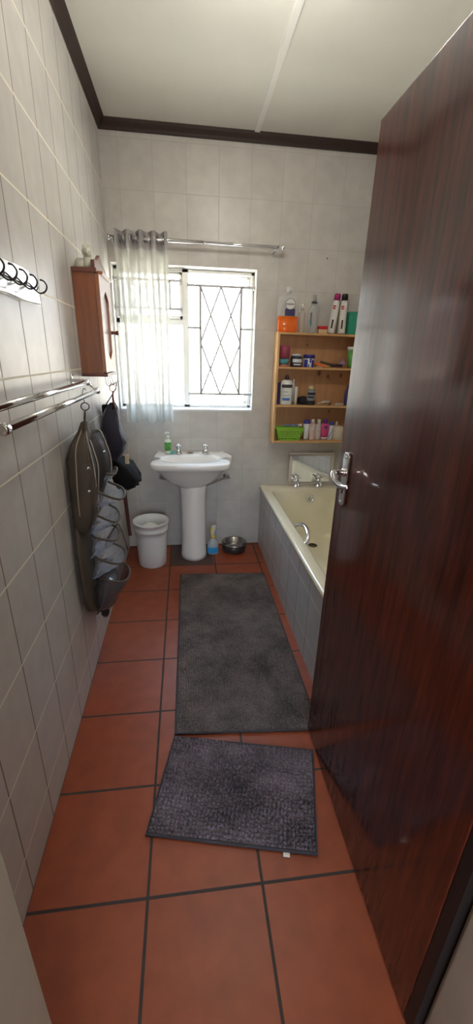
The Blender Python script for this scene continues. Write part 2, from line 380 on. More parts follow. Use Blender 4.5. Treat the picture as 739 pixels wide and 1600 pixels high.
g.build('burglar_bars', M['bar_paint'], win)
g = MB()
flat(g, WX0, .463, 1.912, 1.926); flat(g, WX0, .463, 1.742, 1.756)
for x in (.12,.25,.38): flat(g, x-.006, x+.006, 1.75, 1.92)
for x in (.12,.25): rod(g, (x,1.92), (x+.13,1.75), .0028); rod(g, (x,1.75), (x+.13,1.92), .0028)
for x in (.455,WX0+.006):
    for z in (1.749,1.919): g.box((x-.004,BY-.003,z-.012),(x+.004,BY+.05,z+.012))
g.build('burglar_bars', M['bar_paint'], win)

# ------------------------------------------------------------------ curtain rod and curtain
RY, RZ = 3.085, 2.118
rod_t = thing('curtain_rod', 'chrome curtain rod with two wall brackets above the window', 'curtain rod', (.55,RY,RZ))
b = MB(); b.tube([(.03,RY,RZ),(.60,RY,RZ)], .0115, n=16); b.tube([(.58,RY,RZ),(1.085,RY,RZ)], .009, n=16); b.build('rod', M['chrome'], rod_t)
b = MB(); b.lathe([(.0001,0),(.014,0),(.014,.006),(.007,.008),(.007,.016),(.017,.018),(.019,.024),(.017,.032),(.0001,.034)], n=20, T=TR((1.083,RY,RZ), ry=PI/2)); b.build('finial', M['chrome'], rod_t)
b = MB(); b.lathe([(.0001,0),(.016,0),(.016,.012),(.0001,.013)], n=20, T=TR((.019,RY,RZ), ry=PI/2)); b.build('finial', M['chrome'], rod_t)
for x in (.046, 1.058):
    b = MB(); b.box((x-.009,D-.004,RZ-.075),(x+.009,D,RZ+.01)); b.box((x-.006,RY-.002,RZ-.022),(x+.006,D-.002,RZ-.012)); b.tube([(x,RY-.016,RZ-.002),(x,RY-.012,RZ-.014),(x,RY,RZ-.018),(x,RY+.012,RZ-.014),(x,RY+.016,RZ)], .005, sub=4)
    b.build('bracket', M['satin'], rod_t, bevel=.001)
def sheer(name, col, opac, tl=.5):
    m, nt, b_ = newmat(name); nt.nodes.remove(b_)
    di = N(nt,'ShaderNodeBsdfDiffuse'); tr = N(nt,'ShaderNodeBsdfTranslucent'); tp = N(nt,'ShaderNodeBsdfTransparent')
    di.inputs['Color'].default_value = c4(col); tr.inputs['Color'].default_value = c4(col)
    a = N(nt,'ShaderNodeMixShader'); a.inputs[0].default_value = tl; nt.links.new(di.outputs[0],a.inputs[1]); nt.links.new(tr.outputs[0],a.inputs[2])
    lw = N(nt,'ShaderNodeLayerWeight'); lw.inputs['Blend'].default_value = .3
    mp = N(nt,'ShaderNodeMapRange'); mp.inputs['To Min'].default_value = opac; mp.inputs['To Max'].default_value = min(1,opac+.4); nt.links.new(lw.outputs['Facing'],mp.inputs['Value'])
    # woven vertical stripe relief
    tc = N(nt,'ShaderNodeTexCoord'); ns = N(nt,'ShaderNodeTexNoise'); mpp = N(nt,'ShaderNodeMapping'); mpp.inputs['Scale'].default_value = (90,90,25); ns.inputs['Scale'].default_value = 1
    nt.links.new(tc.outputs['Object'],mpp.inputs[0]); nt.links.new(mpp.outputs[0],ns.inputs['Vector'])
    ad = N(nt,'ShaderNodeMath',operation='MULTIPLY_ADD'); ad.inputs[1].default_value = .22; nt.links.new(ns.outputs['Fac'],ad.inputs[0]); nt.links.new(mp.outputs['Result'],ad.inputs[2])
    x = N(nt,'ShaderNodeMixShader'); nt.links.new(ad.outputs[0],x.inputs[0]); nt.links.new(tp.outputs[0],x.inputs[1]); nt.links.new(a.outputs[0],x.inputs[2])
    nt.links.new(x.outputs[0],nt.nodes['Material Output'].inputs['Surface'])
    return m
cur = thing('curtain', 'white sheer eyelet curtain drawn to the left of the window', 'curtain', (.22,RY,1.0))
def curtain_pt(u, v):
    # u 0..1 across, v 0 top .. 1 bottom
    wob = .012*math.sin(3*v+u*9)*v
    x = .062 + u*(.315+.02*v) + wob + .006*math.sin(u*37)*v
    ph = u*4.1*2*PI
    amp = .030*(1-.15*v) + .008*math.sin(u*17+2*v)
    y = RY - amp*math.cos(ph) + .0045*min(1,v*6)*math.sin(u*62+math.sin(u*9)*3) + .008*math.sin(u*50+4*v)*v - .0*v
    return (x, y - .010*v, 0)
def sheet(v0, v1, z0, z1, name, m, nu=160, nv=30):
    vs = []; fs = []
    for j in range(nv+1):
        v = v0+(v1-v0)*j/nv
        for i in range(nu+1):
            x, y, _ = curtain_pt(i/nu, v); z = z0+(z1-z0)*j/nv + .006*math.sin(i/nu*23)*(1 if v > .5 else 0)*v
            vs.append((x,y,z))
    for j in range(nv):
        for i in range(nu): a = j*(nu+1)+i; fs.append((a,a+1,a+nu+2,a+nu+1))
    mb = MB(); mb.add(vs, fs, None, True); return mb.build(name, m, cur)
sheet(.095,1,2.062,1.012,'sheer_panel', sheer('sheer_voile', (.54,.54,.50), .80, .26), nv=60)
sheet(0,.095,2.160,2.062,'header_band', sheer('header_fabric', (.42,.40,.40), .95, .25), nv=4)
for k in range(8):
    u = (k+.5)/8.2
    x, y, _ = curtain_pt(u, .03)
    b = MB(); b.tube([(x+ .022*math.cos(a)*.35, RY+.022*math.cos(a)*.95, RZ+.022*math.sin(a)) for a in [i*2*PI/20 for i in range(20)]], .004, closed=True, n=8)
    b.build('eyelet', M['satin'], cur)

# ------------------------------------------------------------------ basin
bas = thing('pedestal_basin', 'white porcelain pedestal wash basin under the window', 'wash basin', (.5,3.0,0))
ZR = .788
def outline(th):
    # plan outline of the basin top: wide front slab, notches at the sides, narrower rear shelf
    pts = [(.50,2.768),(.66,2.773),(.735,2.788),(.766,2.825),(.770,2.880),(.748,2.908),(.722,2.92),(.716,2.945),(.735,2.965),(.778,2.972),(.796,2.995),(.79,3.03),(.765,3.09),(.745,3.14),(.728,3.155),
           (.50,3.157),(.272,3.155),(.262,3.14),(.252,3.09),(.242,3.03),(.240,2.995),(.250,2.972),(.262,2.965),(.282,2.945),(.278,2.92),(.256,2.908),(.232,2.880),(.228,2.825),(.262,2.788),(.34,2.773)]
    return pts
base = [Vector((x,y,0)) for x, y in outline(0)]
op = cat(base, 5, True)
cx, cy = .50, 2.985
def scaled(z, k, dy=0, kx=None): return [(cx+(p.x-cx)*(kx or k), cy+(p.y-cy)*k+dy, z) for p in op]
def ell(z, rx, ry, ex=cx, ey=cy, n=len(op)):
    out = []
    for p in op:
        a = math.atan2(p.y-cy, (p.x-cx)*.75); out.append((ex+rx*math.cos(a), ey+ry*math.sin(a), z))
    return out
def blend(A, B, t): return [tuple(a[i]*(1-t)+b_[i]*t for i in range(3)) for a, b_ in zip(A, B)]
def clampy(R, y=3.158): return [(p[0], min(p[1], y), p[2]) for p in R]
rings = [ell(.565,.085,.075,cx,2.975), ell(.583,.12,.10,cx,2.975), ell(.612,.175,.13,cx,2.98), ell(.655,.222,.158,cx,2.985),
         blend(ell(.70,.250,.175), scaled(.70,.90), .5), blend(ell(.722,.265,.18), scaled(.722,.95), .85), scaled(.731,.985), scaled(.742,1.006), scaled(ZR-.008,1.006), scaled(ZR-.001,.992), scaled(ZR+.001,.965)]
BY0 = 2.945
rings += [blend(scaled(ZR-.001,.93), ell(ZR-.002,.225,.108,cx,BY0), .8), ell(ZR-.004,.220,.104,cx,BY0), ell(ZR-.018,.205,.094,cx,BY0), ell(ZR-.06,.175,.078,cx,BY0), ell(ZR-.11,.11,.05,cx,BY0), ell(ZR-.125,.03,.02,cx,BY0)]
def slope(R_):
    return [(p[0], p[1], p[2]-(.017*min(1,max(0,(3.06-p[1])/.27)) if p[2] > ZR-.02 else 0)) for p in R_]
b = MB(); b.loft([clampy(slope(r)) for r in rings]); b.build('bowl', M['porcelain'], bas)
# pedestal column
def ped(z, rx, ry, ey): return [(.513+rx*math.cos(a)*(1+.10*math.cos(2*a)), ey+ry*math.sin(a), z) for a in [2*PI*i/40 for i in range(40)]]
b = MB(); b.loft([ped(0,.090,.105,2.965), ped(.03,.090,.104,2.965), ped(.05,.088,.10,2.967), ped(.14,.084,.096,2.97), ped(.35,.082,.092,2.972), ped(.5,.083,.092,2.972), ped(.60,.088,.09,2.975)]); b.build('pedestal', M['porcelain'], bas)
# moulded ribs on the deck
for yy, xs_ in ((3.064,(.055,.115)),):
    for sx in (-1, 1):
        for dx_ in xs_:
            x0 = cx+sx*dx_; b = MB(); b.tube([(x0,yy,ZR),(x0+sx*.02,yy-.002,ZR+.001),(x0+sx*.04,yy-.006,ZR)], .0036, n=8, sub=3); b.build('rib', M['porcelain'], bas)
def tap(x, y, z, parent, sc=1.0, name='tap', face=-1):
    b = MB()
    b.lathe([(.0001,0),(.024,0),(.024,.005),(.016,.008),(.015,.03),(.018,.034),(.018,.04),(.012,.044),(.012,.05),(.0001,.05)], (0,0,0), 20, T=TR((x,y,z))@Matrix.Scale(sc,4))
    b.tube([Vector((x,y,z))+sc*Vector(p) for p in ((0,0,.030),(0,.03*face,.032),(0,.055*face,.028),(0,.062*face,.012))], [.010*sc,.009*sc,.009*sc,.010*sc], sub=4)
    t_ = b.build(name, M['chrome'], parent)
    h = MB(); T = TR((x,y,z+.05*sc))@Matrix.Scale(sc,4)
    h.lathe([(.0001,0),(.010,0),(.017,.004),(.017,.016),(.014,.021),(.0001,.022)], n=20, T=T)
    for k in range(4):
        a = k*PI/2+PI/4; h.tube([T@Vector((0,0,.01)), T@Vector((.024*math.cos(a),.024*math.sin(a),.01))], .006*sc, n=8)
    h.build('tap_head', M['chrome'], t_)
tap(.413, 3.06, ZR, bas); tap(.609, 3.06, ZR, bas)
b = MB(); b.lathe([(.0001,0),(.022,0),(.024,.003),(.018,.006),(.015,.003),(.0001,.003)], (.497,3.075,ZR), 24); b.build('waste_cover', mat('worn_brass', (.34,.24,.16), .4, .7), bas)
# supply pipes
for sx, xw, lab in ((-1,.290,'left'),(1,.770,'right')):
    p = thing('supply_pipe', f'braided water pipe with stop valve on the {lab} side below the basin', 'pipe', (xw,3.15,.58))
    b = MB(); b.tube([(xw-sx*.01,3.10,.585),(xw-sx*.06,3.09,.568),(xw-sx*.13,3.09,.54),(xw-sx*.165,3.075,.53)] , .0065, sub=5); b.build('hose', mat('tarnished_pipe', (.30,.25,.21), .35, .8), p)
    b = MB(); b.lathe([(.0001,0),(.018,0),(.018,.004),(.010,.006),(.010,.035),(.0001,.035)], n=16, T=TR((xw,D,.588), rx=PI/2)); b.lathe([(.0001,0),(.012,0),(.015,.006),(.012,.03),(.016,.034),(.016,.044),(.0001,.046)], n=12, T=TR((xw-sx*.012,3.108,.583), ry=PI/2*sx*.8)); b.build('stop_valve', M['satin'], p)
# soap bottle on basin
def lathe_obj(name, prof, c, m, parent=None, n=28, sx=1, sy=1, T=None):
    b = MB(); b.lathe(prof, (0,0,0), n, sx=sx, sy=sy, T=(T if T is not None else TR(c))); return b.build(name, m, parent)
t = thing('soap_dispenser', 'slim pump soap bottle with a green label standing on the basin', 'soap dispenser', (.337,3.06,ZR))
lathe_obj('bottle', [(.0001,0),(.020,0),(.0225,.004),(.0225,.085),(.018,.098),(.009,.103),(.009,.108),(.0001,.108)], (.337,3.06,ZR+.002), mat('frosted_green', (.62,.72,.58), .3), t)
lathe_obj('sticker', [(.0229,.020),(.0231,.022),(.0231,.080),(.0229,.082)], (.337,3.06,ZR+.002), mat('leaf_green', (.07,.30,.045), .4, var=.35, scale=60), t)
b = MB(); b.lathe([(.0001,.108),(.012,.108),(.012,.124),(.005,.126),(.005,.142),(.013,.143),(.013,.152),(.0001,.153)], (.337,3.06,ZR+.002), 20); b.tube([(.337,3.06,ZR+.149),(.322,3.045,ZR+.149),(.315,3.038,ZR+.143)], .0045); b.build('pump', M['white_pl'], t)
b = MB(); b.lathe([(.0001,0),(.014,0),(.017,.006),(.014,.014),(.0001,.018)], (.368,3.052,ZR+.001), 16, sx=1.1); tag(b.build('sponge', mat('teal_sponge', (.12,.42,.42), .8, bump=.6)), 'little teal sponge beside the green soap bottle', 'sponge')

# ------------------------------------------------------------------ bath
bath = thing('bathtub', 'cream bathtub with a tiled side panel beside the rugs', 'bathtub', (1.42,2.3,0))
BX0, BX1, BYa, BYb, BZ = 1.048, 1.795, 1.46, D-.002, .512
rings = [rrect(BX0,BX1,BYa,BYb,.02,BZ-.035), rrect(BX0-.004,BX1,BYa-.002,BYb,.022,BZ-.030), rrect(BX0-.005,BX1,BYa-.003,BYb,.024,BZ-.010), rrect(BX0,BX1-.002,BYa,BYb-.001,.026,BZ-.001), rrect(BX0+.008,BX1-.008,BYa+.01,BYb-.006,.03,BZ+.001),
         rrect(BX0+.055,BX1-.05,BYa+.07,BYb-.095,.10,BZ-.001), rrect(BX0+.064,BX1-.06,BYa+.08,BYb-.105,.11,BZ-.008), rrect(BX0+.072,BX1-.068,BYa+.09,BYb-.112,.12,BZ-.03),
         rrect(BX0+.095,BX1-.09,BYa+.15,BYb-.135,.13,BZ-.2), rrect(BX0+.12,BX1-.115,BYa+.24,BYb-.155,.13,.16), rrect(BX0+.16,BX1-.155,BYa+.32,BYb-.19,.11,.112), rrect(BX0+.22,BX1-.21,BYa+.4,BYb-.24,.08,.105)]
b = MB(); b.loft(rings, caps=False); nn = len(rings[0]); b.add(rings[-1], [tuple(range(nn))], None, True); tub = b.build('tub', M['bath'], bath)
b = MB(); b.box((BX0+.004,BYa,0),(BX0+.02,D-.001,BZ-.032)); b.box((BX0+.02,BYa,0),(RX-.001,BYa+.016,BZ-.032)); b.build('tile_panel', M['tile_panel'], bath)
b = MB(); T = TR((1.43,BYb-.128,.432), rx=PI/2-.10)
b.lathe([(.0001,0),(.030,0),(.033,.003),(.030,.007),(.023,.008),(.020,.005),(.0001,.005)], n=28, T=T); ov = b.build('overflow', M['chrome'], bath)
for k in range(5):
    a = k*2*PI/5+.3; b = MB(); b.lathe([(.0001,.0045),(.0042,.0045),(.0042,.0062),(.0001,.0062)], n=8, T=T@TR((.012*math.cos(a),.012*math.sin(a),0))); b.build('overflow_hole', M['black'], ov)
b = MB(); b.lathe([(.034,0),(.036,.003),(.028,.004),(.026,.001),(.0001,.001)], (1.43,2.86,.106), 24, caps=False); b.build('drain', mat('dark_drain', (.10,.09,.075), .35, .8), bath)
tap(1.325, 3.10, BZ, bath, 1.25, 'bath_tap'); tap(1.505, 3.10, BZ, bath, 1.25, 'bath_tap')
b = MB()
b.tube([(1.112,2.365,BZ-.055),(1.135,2.352,BZ-.012),(1.158,2.315,BZ+.006),(1.165,2.25,BZ+.006),(1.160,2.19,BZ-.008),(1.145,2.155,BZ-.035),(1.118,2.145,BZ-.055)], [.010,.012,.014,.015,.014,.012,.010], sub=6)
b.build('grip_handle', M['chrome'], bath)
# mirror on the rim
t = thing('mirror', 'small cream framed mirror leaning on tiles behind the bath taps', 'mirror', (1.447,D-.03,BZ))
T = TR((1.447,D-.034,BZ+.001), rx=-.06)
b = MB(); mw, mh, fw = .182, .262, .026
for a, c in (((-mw,-.008,0),(mw,.008,fw)),((-mw,-.008,mh-fw),(mw,.008,mh)),((-mw,-.008,fw),(-mw+fw,.008,mh-fw)),((mw-fw,-.008,fw),(mw,.008,mh-fw))): b.box(a, c, T=T)
b.build('frame', mat('cream_frame', (.62,.57,.50), .4), t, bevel=.003)
b = MB(); b.box((-mw+fw-.004,-.001,fw-.004),(mw-fw+.004,.006,mh-fw+.004), T=T); b.build('glass', mat('mirror_silver', (.88,.90,.92), .03, 1), t)

# ------------------------------------------------------------------ pine shelf unit
SX0, SX1, SY = 1.098, 1.705, 3.035
sh = thing('wall_shelf', 'pine wall shelf unit with four compartments above the bath', 'shelf', (1.4,D-.06,.89))
def sx0(z): return SX0
tk = .016
ZS = [1.622, 1.402, 1.143, .886]      # board tops
for x in (SX0, SX1-tk):
    b = MB(); b.box((x,SY,ZS[3]-tk-.002),(x+tk,D-.001,ZS[0]+.002)); b.build('side_panel', M['pine'], sh, bevel=.002)
for z in ZS:
    b = MB(); b.box((SX0+tk,SY,z-.014),(SX1-tk,D-.010,z)); b.build('shelf_board', M['pine_h'], sh, bevel=.002)
b = MB(); b.box((SX0+tk,D-.009,ZS[3]-.014),(SX1-tk,D-.002,ZS[0]-.001)); b.build('back_panel', M['pine_back'], sh)
def px2x(px, z):   # helper kept numeric: pixel column on the shelf front -> metres
    return px
CY = SY+.05
pls = {}
def C(r, g, b_, rough=.35):
    k = (r,g,b_,rough)
    if k not in pls: pls[k] = mat('plastic_%d' % len(pls), (r,g,b_), rough)
    return pls[k]
Z0 = ZS[0]+.001
# -- top board
t = thing('mouthwash_bottle', 'large clear flat bottle one third full of orange liquid on shelf top', 'bottle', (1.175,CY,Z0))
lathe_obj('body', [(.0695,.098),(.070,.1),(.070,.195),(.060,.218),(.025,.232),(.014,.236),(.014,.250),(.0001,.250)], (1.168,CY,Z0), clear('clear_pet', (.75,.74,.72), .22, .1, .8), t, sx=1, sy=.5)
lathe_obj('liquid', [(.0001,0),(.066,0),(.070,.006),(.070,.098),(.0001,.098)], (1.168,CY,Z0), mat('orange_liquid', (.72,.13,.012), .15), t, sx=1, sy=.5)
lathe_obj('cap', [(.0001,.244),(.018,.244),(.018,.272),(.015,.276),(.0001,.277)], (1.168,CY,Z0), C(.62,.60,.56), t)
b = MB(); pts = []
b.box((-.034,-.0375,.100),(.034,-.0355,.142), m=C(.035,.03,.10), T=TR((1.172,CY,Z0)))
b.prism([(.034*math.cos(a),.170+.034*math.sin(a)) for a in [2*PI*i/28 for i in range(28)]], -.0372, -.0352, m=C(.035,.03,.07), T=TR((1.172,CY,Z0)), axis='y')
b.prism([(.031*math.cos(a),.170+.031*math.sin(a)) for a in [2*PI*i/28 for i in range(28)]], -.0382, -.0366, m=C(.66,.65,.62), T=TR((1.172,CY,Z0)), axis='y')
for k in range(6): b.box((-.026+k*.0087,-.0390,.165),(-.020+k*.0087,-.0380,.175-.002*(k%2)), m=C(.05,.05,.12), T=TR((1.172,CY,Z0)))
b.build('sticker', C(.6,.6,.6), t)
t = thing('perfume_bottle', 'small clear capped bottle beside the orange liquid bottle', 'bottle', (1.262,CY,Z0))
lathe_obj('body', [(.0001,0),(.020,0),(.021,.004),(.021,.120),(.010,.135),(.010,.145),(.0001,.145)], (1.268,CY+.01,Z0), clear('clear_glass_warm', (.66,.56,.44), .30, .1, .8), t)
lathe_obj('cap', [(.0001,.143),(.012,.143),(.012,.176),(.0001,.18)], (1.268,CY+.01,Z0), clear('clear_cap', (.7,.68,.64), .45), t)
t = thing('micellar_bottle', 'clear bottle with rounded shoulders and dark neck ring on shelf top', 'bottle', (1.345,CY,Z0))
lathe_obj('body', [(.0001,0),(.034,0),(.036,.004),(.034,.05),(.033,.11),(.038,.135),(.037,.155),(.026,.176),(.014,.184),(.014,.188),(.0001,.188)], (1.345,CY,Z0), clear('clear_grey', (.52,.54,.54), .36, .1, .9), t, sy=.7)
lathe_obj('neck_ring', [(.0001,.186),(.020,.186),(.020,.194),(.0001,.194)], (1.345,CY,Z0), C(.06,.07,.07), t)
lathe_obj('cap', [(.0001,.194),(.013,.194),(.012,.234),(.0001,.236)], (1.345,CY,Z0), clear('grey_cap', (.45,.45,.43), .6), t)
b = MB(); b.box((-.028,-.0270,.045),(-.016,-.0255,.085), m=C(.05,.16,.17), T=TR((1.345,CY,Z0))); b.box((-.028,-.0272,.09),(-.016,-.0257,.125), m=C(.12,.13,.14), T=TR((1.345,CY,Z0))); b.build('sticker', C(.1,.1,.1), t)
t = thing('soap_box', 'low cream soap box with a bright red lid on shelf top', 'box', (1.412,CY,Z0))
b = MB(); b.box((1.382,CY-.03,Z0),(1.442,CY+.03,Z0+.026)); b.build('box', C(.62,.43,.24), t, bevel=.002)
b = MB(); b.box((1.379,CY-.032,Z0+.026),(1.445,CY+.032,Z0+.047)); b.build('lid', C(.55,.012,.02), t, bevel=.005)
for x, lean, capc, lab, red in ((1.484,.105,(.36,.012,.14),'white tapered tube with a magenta cap leaning towards its dark capped neighbour',1),(1.560,.0,(.02,.013,.016),'upright white tapered tube with a dark cap on shelf top',0)):
    t = thing('hair_product_tube', lab, 'bottle', (x,CY,Z0), 'tall white tubes on the shelf top')
    T = TR((x-.006,CY,Z0+.0035), ry=lean)
    lathe_obj('body', [(.0001,0),(.024,0),(.026,.004),(.025,.15),(.020,.205),(.0001,.206)], None, C(.72,.71,.68), t, T=T)
    lathe_obj('cap', [(.0001,.206),(.0215,.206),(.0215,.238),(.018,.246),(.0001,.248)], None, C(*capc), t, T=T)
    b = MB(); b.box((-.024,-.0262,.15),(-.006,-.018,.158), T=T, m=C(.6,.03,.05)); b.build('marking', C(.6,.03,.05), t); b = MB(); b.box((-.024,-.0262,.164),(-.006,-.018,.172), T=T); b.build('marking', C(.6,.03,.05), t); b = MB(); b.box((-.014,-.0262,.03),(-.004,-.020,.085), T=T); b.build('marking', C(.05,.03,.03), t)
b = MB(); b.box((1.590,SY+.015,Z0),(1.648,D-.02,Z0+.142)); tag(b.build('green_box', C(.03,.30,.19), bevel=.002), 'sea green carton at the right end of shelf top', 'box')
b = MB(); b.box((1.650,SY+.015,Z0),(1.685,D-.02,Z0+.150)); tag(b.build('pink_box', C(.55,.05,.20), bevel=.002), 'pink carton right of the green carton on shelf top', 'box')
# -- first compartment
Z0 = ZS[1]+.001
t = thing('plastic_tub', 'teal tub with an orange base under the plum jar', 'tub', (1.158,CY,Z0))
lathe_obj('base', [(.0001,0),(.034,0),(.038,.012),(.0001,.012)], (1.160,CY,Z0), C(.62,.20,.13), t)
lathe_obj('body', [(.0001,.012),(.030,.012),(.034,.05),(.0001,.05)], (1.160,CY,Z0), C(.08,.30,.33), t)
lathe_obj('plum_jar', [(.0001,0),(.028,0),(.036,.01),(.040,.055),(.038,.085),(.0001,.088)], (1.160,CY,Z0+.051), C(.28,.045,.085), None)
tag(bpy.data.objects['plum_jar'], 'translucent plum red jar standing on the teal tub', 'jar')
t = thing('cream_jar', 'dark glass jar with white lid and label, left of the blue lidded jar', 'jar', (1.245,CY,Z0))
lathe_obj('body', [(.0001,0),(.038,0),(.041,.004),(.041,.062),(.036,.070),(.0001,.070)], (1.250,CY,Z0), C(.03,.032,.055), t)
lathe_obj('lid', [(.0001,.070),(.035,.070),(.036,.084),(.0001,.086)], (1.250,CY,Z0), C(.60,.60,.58), t)
b = MB(); b.loft([[(1.250+.0415*math.cos(a),CY+.0415*math.sin(a),z) for a in [math.radians(215+k*11) for k in range(11)]] for z in (Z0+.03,Z0+.052)], closed=False, caps=False); b.loft([[(1.250+.0415*math.cos(a),CY+.0415*math.sin(a),z) for a in [math.radians(230+k*8) for k in range(11)]] for z in (Z0+.012,Z0+.02)], closed=False, caps=False); b.build('sticker', C(.62,.64,.66), t)
t = thing('blue_lid_jar', 'white jar with royal blue lid and blue pattern on shelf', 'jar', (1.338,CY,Z0))
lathe_obj('body', [(.0001,0),(.036,0),(.038,.004),(.038,.058),(.0001,.060)], (1.340,CY,Z0), C(.66,.67,.70), t)
lathe_obj('lid', [(.0001,.060),(.041,.060),(.041,.080),(.038,.083),(.0001,.083)], (1.340,CY,Z0), C(.035,.03,.22), t)
b = MB()
for a0, a1, z0_, z1_ in ((200,245,.0,.05),(285,325,.0,.048),(250,262,.0,.02),(262,282,.030,.058)):
    b.loft([[(1.340+.0386*math.cos(a),CY+.0386*math.sin(a),z) for a in [math.radians(a0+(a1-a0)*k/6) for k in range(7)]] for z in (Z0+z0_,Z0+z1_)], closed=False, caps=False)
b.build('sticker', C(.04,.045,.30), t)
t = thing('razor', 'orange disposable razor lying in front of the jars', 'razor', (1.43,CY-.01,Z0))
b = MB(); b.tube([(1.385,CY+.0,Z0+.026),(1.415,CY-.01,Z0+.018),(1.452,CY-.02,Z0+.009)], [.006,.008,.009], sub=4); b.build('handle', C(.75,.13,.015), t)
b = MB(); b.box((1.448,CY-.038,Z0),(1.462,CY-.004,Z0+.014)); b.build('razor_head', C(.70,.20,.05), t, bevel=.003)
b = MB(); b.box((0,-.012,0),(.045,.012,.008), T=TR((1.395,CY-.02,Z0), rz=-.2)); tag(b.build('soap_bar', C(.62,.50,.38), bevel=.004), 'thin beige soap sliver beside the orange razor', 'soap')
t = thing('hairbrush', 'dark handled hairbrush lying on the upper shelf', 'brush', (1.50,CY,Z0))
b = MB(); b.tube([(1.43,CY+.02,Z0+.038),(1.47,CY+.01,Z0+.028),(1.52,CY,Z0+.018)], [.006,.007,.008], sub=4); b.build('handle', C(.045,.05,.025), t)
b = MB(); b.lathe([(.0001,0),(.030,.001),(.036,.008),(.030,.018),(.0001,.021)], (1.545,CY,Z0+.006), 24, sx=1.35, sy=.6); b.build('brush_head', C(.045,.025,.05), t)
b = MB()
for k in range(14): x = 1.51+.075*(k%7)/6; y = CY-.008+.016*(k//7); b.tube([(x,y,Z0+.002),(x,y,Z0+.012)], .0018, n=6)
b.build('bristle_tuft', C(.02,.02,.02), t)
t = thing('lilac_clip', 'small lilac hair clip perched on the dark brush', 'hair clip', (1.59,CY,Z0+.02))
b = MB(); b.prism([(-.022,0),(.022,0),(.016,.012),(.006,.016),(.004,.036),(-.004,.036),(-.006,.016),(-.016,.012)], -.008, .008, axis='y', T=TR((1.585,CY-.01,Z0+.0245))); b.build('clip', C(.36,.25,.52), t, bevel=.002)
t = thing('green_cup', 'green tumbler with a white rim at the shelf end', 'cup', (1.655,CY,Z0))
lathe_obj('body', [(.0001,0),(.024,0),(.034,.118),(.0001,.118)], (1.652,CY,Z0), C(.13,.36,.09), t)
lathe_obj('rim', [(.0001,.118),(.037,.118),(.038,.142),(.0001,.142)], (1.652,CY,Z0), C(.66,.68,.64), t)
# -- second compartment
Z0 = ZS[2]+.001
b = MB(); b.box((1.117,SY+.06,Z0),(1.155,D-.015,Z0+.150)); tag(b.build('navy_carton', C(.035,.025,.085), bevel=.002), 'dark navy carton behind the white lotion bottle', 'box')
t = thing('lotion_bottle', 'tall white lotion bottle with dark cap and blue stripe', 'bottle', (1.19,CY,Z0))
lathe_obj('body', [(.0001,0),(.040,0),(.043,.006),(.043,.145),(.036,.165),(.016,.172),(.0001,.172)], (1.190,CY-.01,Z0), C(.68,.69,.66), t, sy=.65)
lathe_obj('cap', [(.0001,.172),(.018,.172),(.016,.190),(.010,.194),(.010,.202),(.0001,.203)], (1.190,CY-.01,Z0), C(.06,.03,.035), t)
def arc(mb, cx_, cy_, r, a0, a1, z0_, z1_, m=None, sy=1, k=8):
    mb.loft([[(cx_+r*math.cos(a),cy_+r*sy*math.sin(a),z) for a in [math.radians(a0+(a1-a0)*i/k) for i in range(k+1)]] for z in (z0_,z1_)], closed=False, caps=False, m=m)
b = MB(); arc(b,1.190,CY-.01,.0438,210,330,Z0+.118,Z0+.140,C(.05,.05,.06),.66); arc(b,1.190,CY-.01,.0438,225,300,Z0+.030,Z0+.048,C(.05,.16,.50),.66); arc(b,1.190,CY-.01,.0438,230,290,Z0+.062,Z0+.067,C(.25,.30,.35),.66); arc(b,1.190,CY-.01,.0438,230,275,Z0+.088,Z0+.093,C(.25,.30,.35),.66); b.build('sticker', C(.05,.05,.06), t)
b = MB(); b.lathe([(.0001,0),(.010,0),(.010,.13),(.005,.15),(.004,.175),(.0001,.176)], (1.248,CY+.02,Z0), 14); tag(b.build('syringe_tube', C(.60,.58,.55)), 'tall thin pale tube behind the short white tube', 'tube')
b = MB(); b.lathe([(.0001,0),(.012,0),(.012,.112),(.010,.124),(.0001,.125)], (1.262,CY-.01,Z0), 14); tag(b.build('lip_balm_tube', C(.72,.70,.66)), 'short white stick tube right of the lotion bottle', 'tube')
b = MB(); b.lathe([(.0001,0),(.035,.004),(.048,.022),(.042,.044),(.02,.055),(.0001,.056)], (1.325,CY+.02,Z0), 24); o = b.build('bath_puff', mat('black_puff', (.012,.011,.015), .9, bump=1, bscale=200)); tag(o, 'round black bath puff behind the roll-on', 'puff')
for v in o.data.vertices:
    v.co += Vector((random.uniform(-1,1),random.uniform(-1,1),random.uniform(0,1)))*.002
t = thing('roll_on_deodorant', 'grey roll-on deodorant with black base and domed cap', 'deodorant', (1.372,CY-.01,Z0))
lathe_obj('body', [(.0001,0),(.026,0),(.029,.005),(.031,.035),(.031,.09),(.026,.105),(.0001,.106)], (1.374,CY-.015,Z0), C(.24,.25,.26), t, sy=.7)
lathe_obj('cap', [(.0001,.106),(.020,.106),(.023,.112),(.022,.126),(.012,.134),(.0001,.135)], (1.374,CY-.015,Z0), C(.42,.36,.20), t, sy=.7)
b = MB(); arc(b,1.374,CY-.015,.0318,200,340,Z0+.002,Z0+.032,C(.02,.02,.025),.71); arc(b,1.374,CY-.015,.0318,210,330,Z0+.072,Z0+.088,C(.02,.02,.025),.71); arc(b,1.374,CY-.015,.0318,220,300,Z0+.05,Z0+.062,C(.02,.02,.025),.71); b.build('sticker', C(.02,.02,.025), t)
def razorthing(x, y, z, rz, lab, col):
    t = thing('white_razor', lab, 'razor', (x,y,z), 'white razors on the middle shelf'); T = TR((x,y,z), rz=rz)
    b = MB(); b.tube([T@Vector(p) for p in ((0,0,.008),(.03,.0,.014),(.06,0,.024))], [.005,.006,.005], sub=4); b.build('handle', C(*col), t)
    b = MB(); b.box((.054,-.018,.018),(.068,.018,.032), T=T); b.build('razor_head', C(.60,.56,.50), t, bevel=.003)
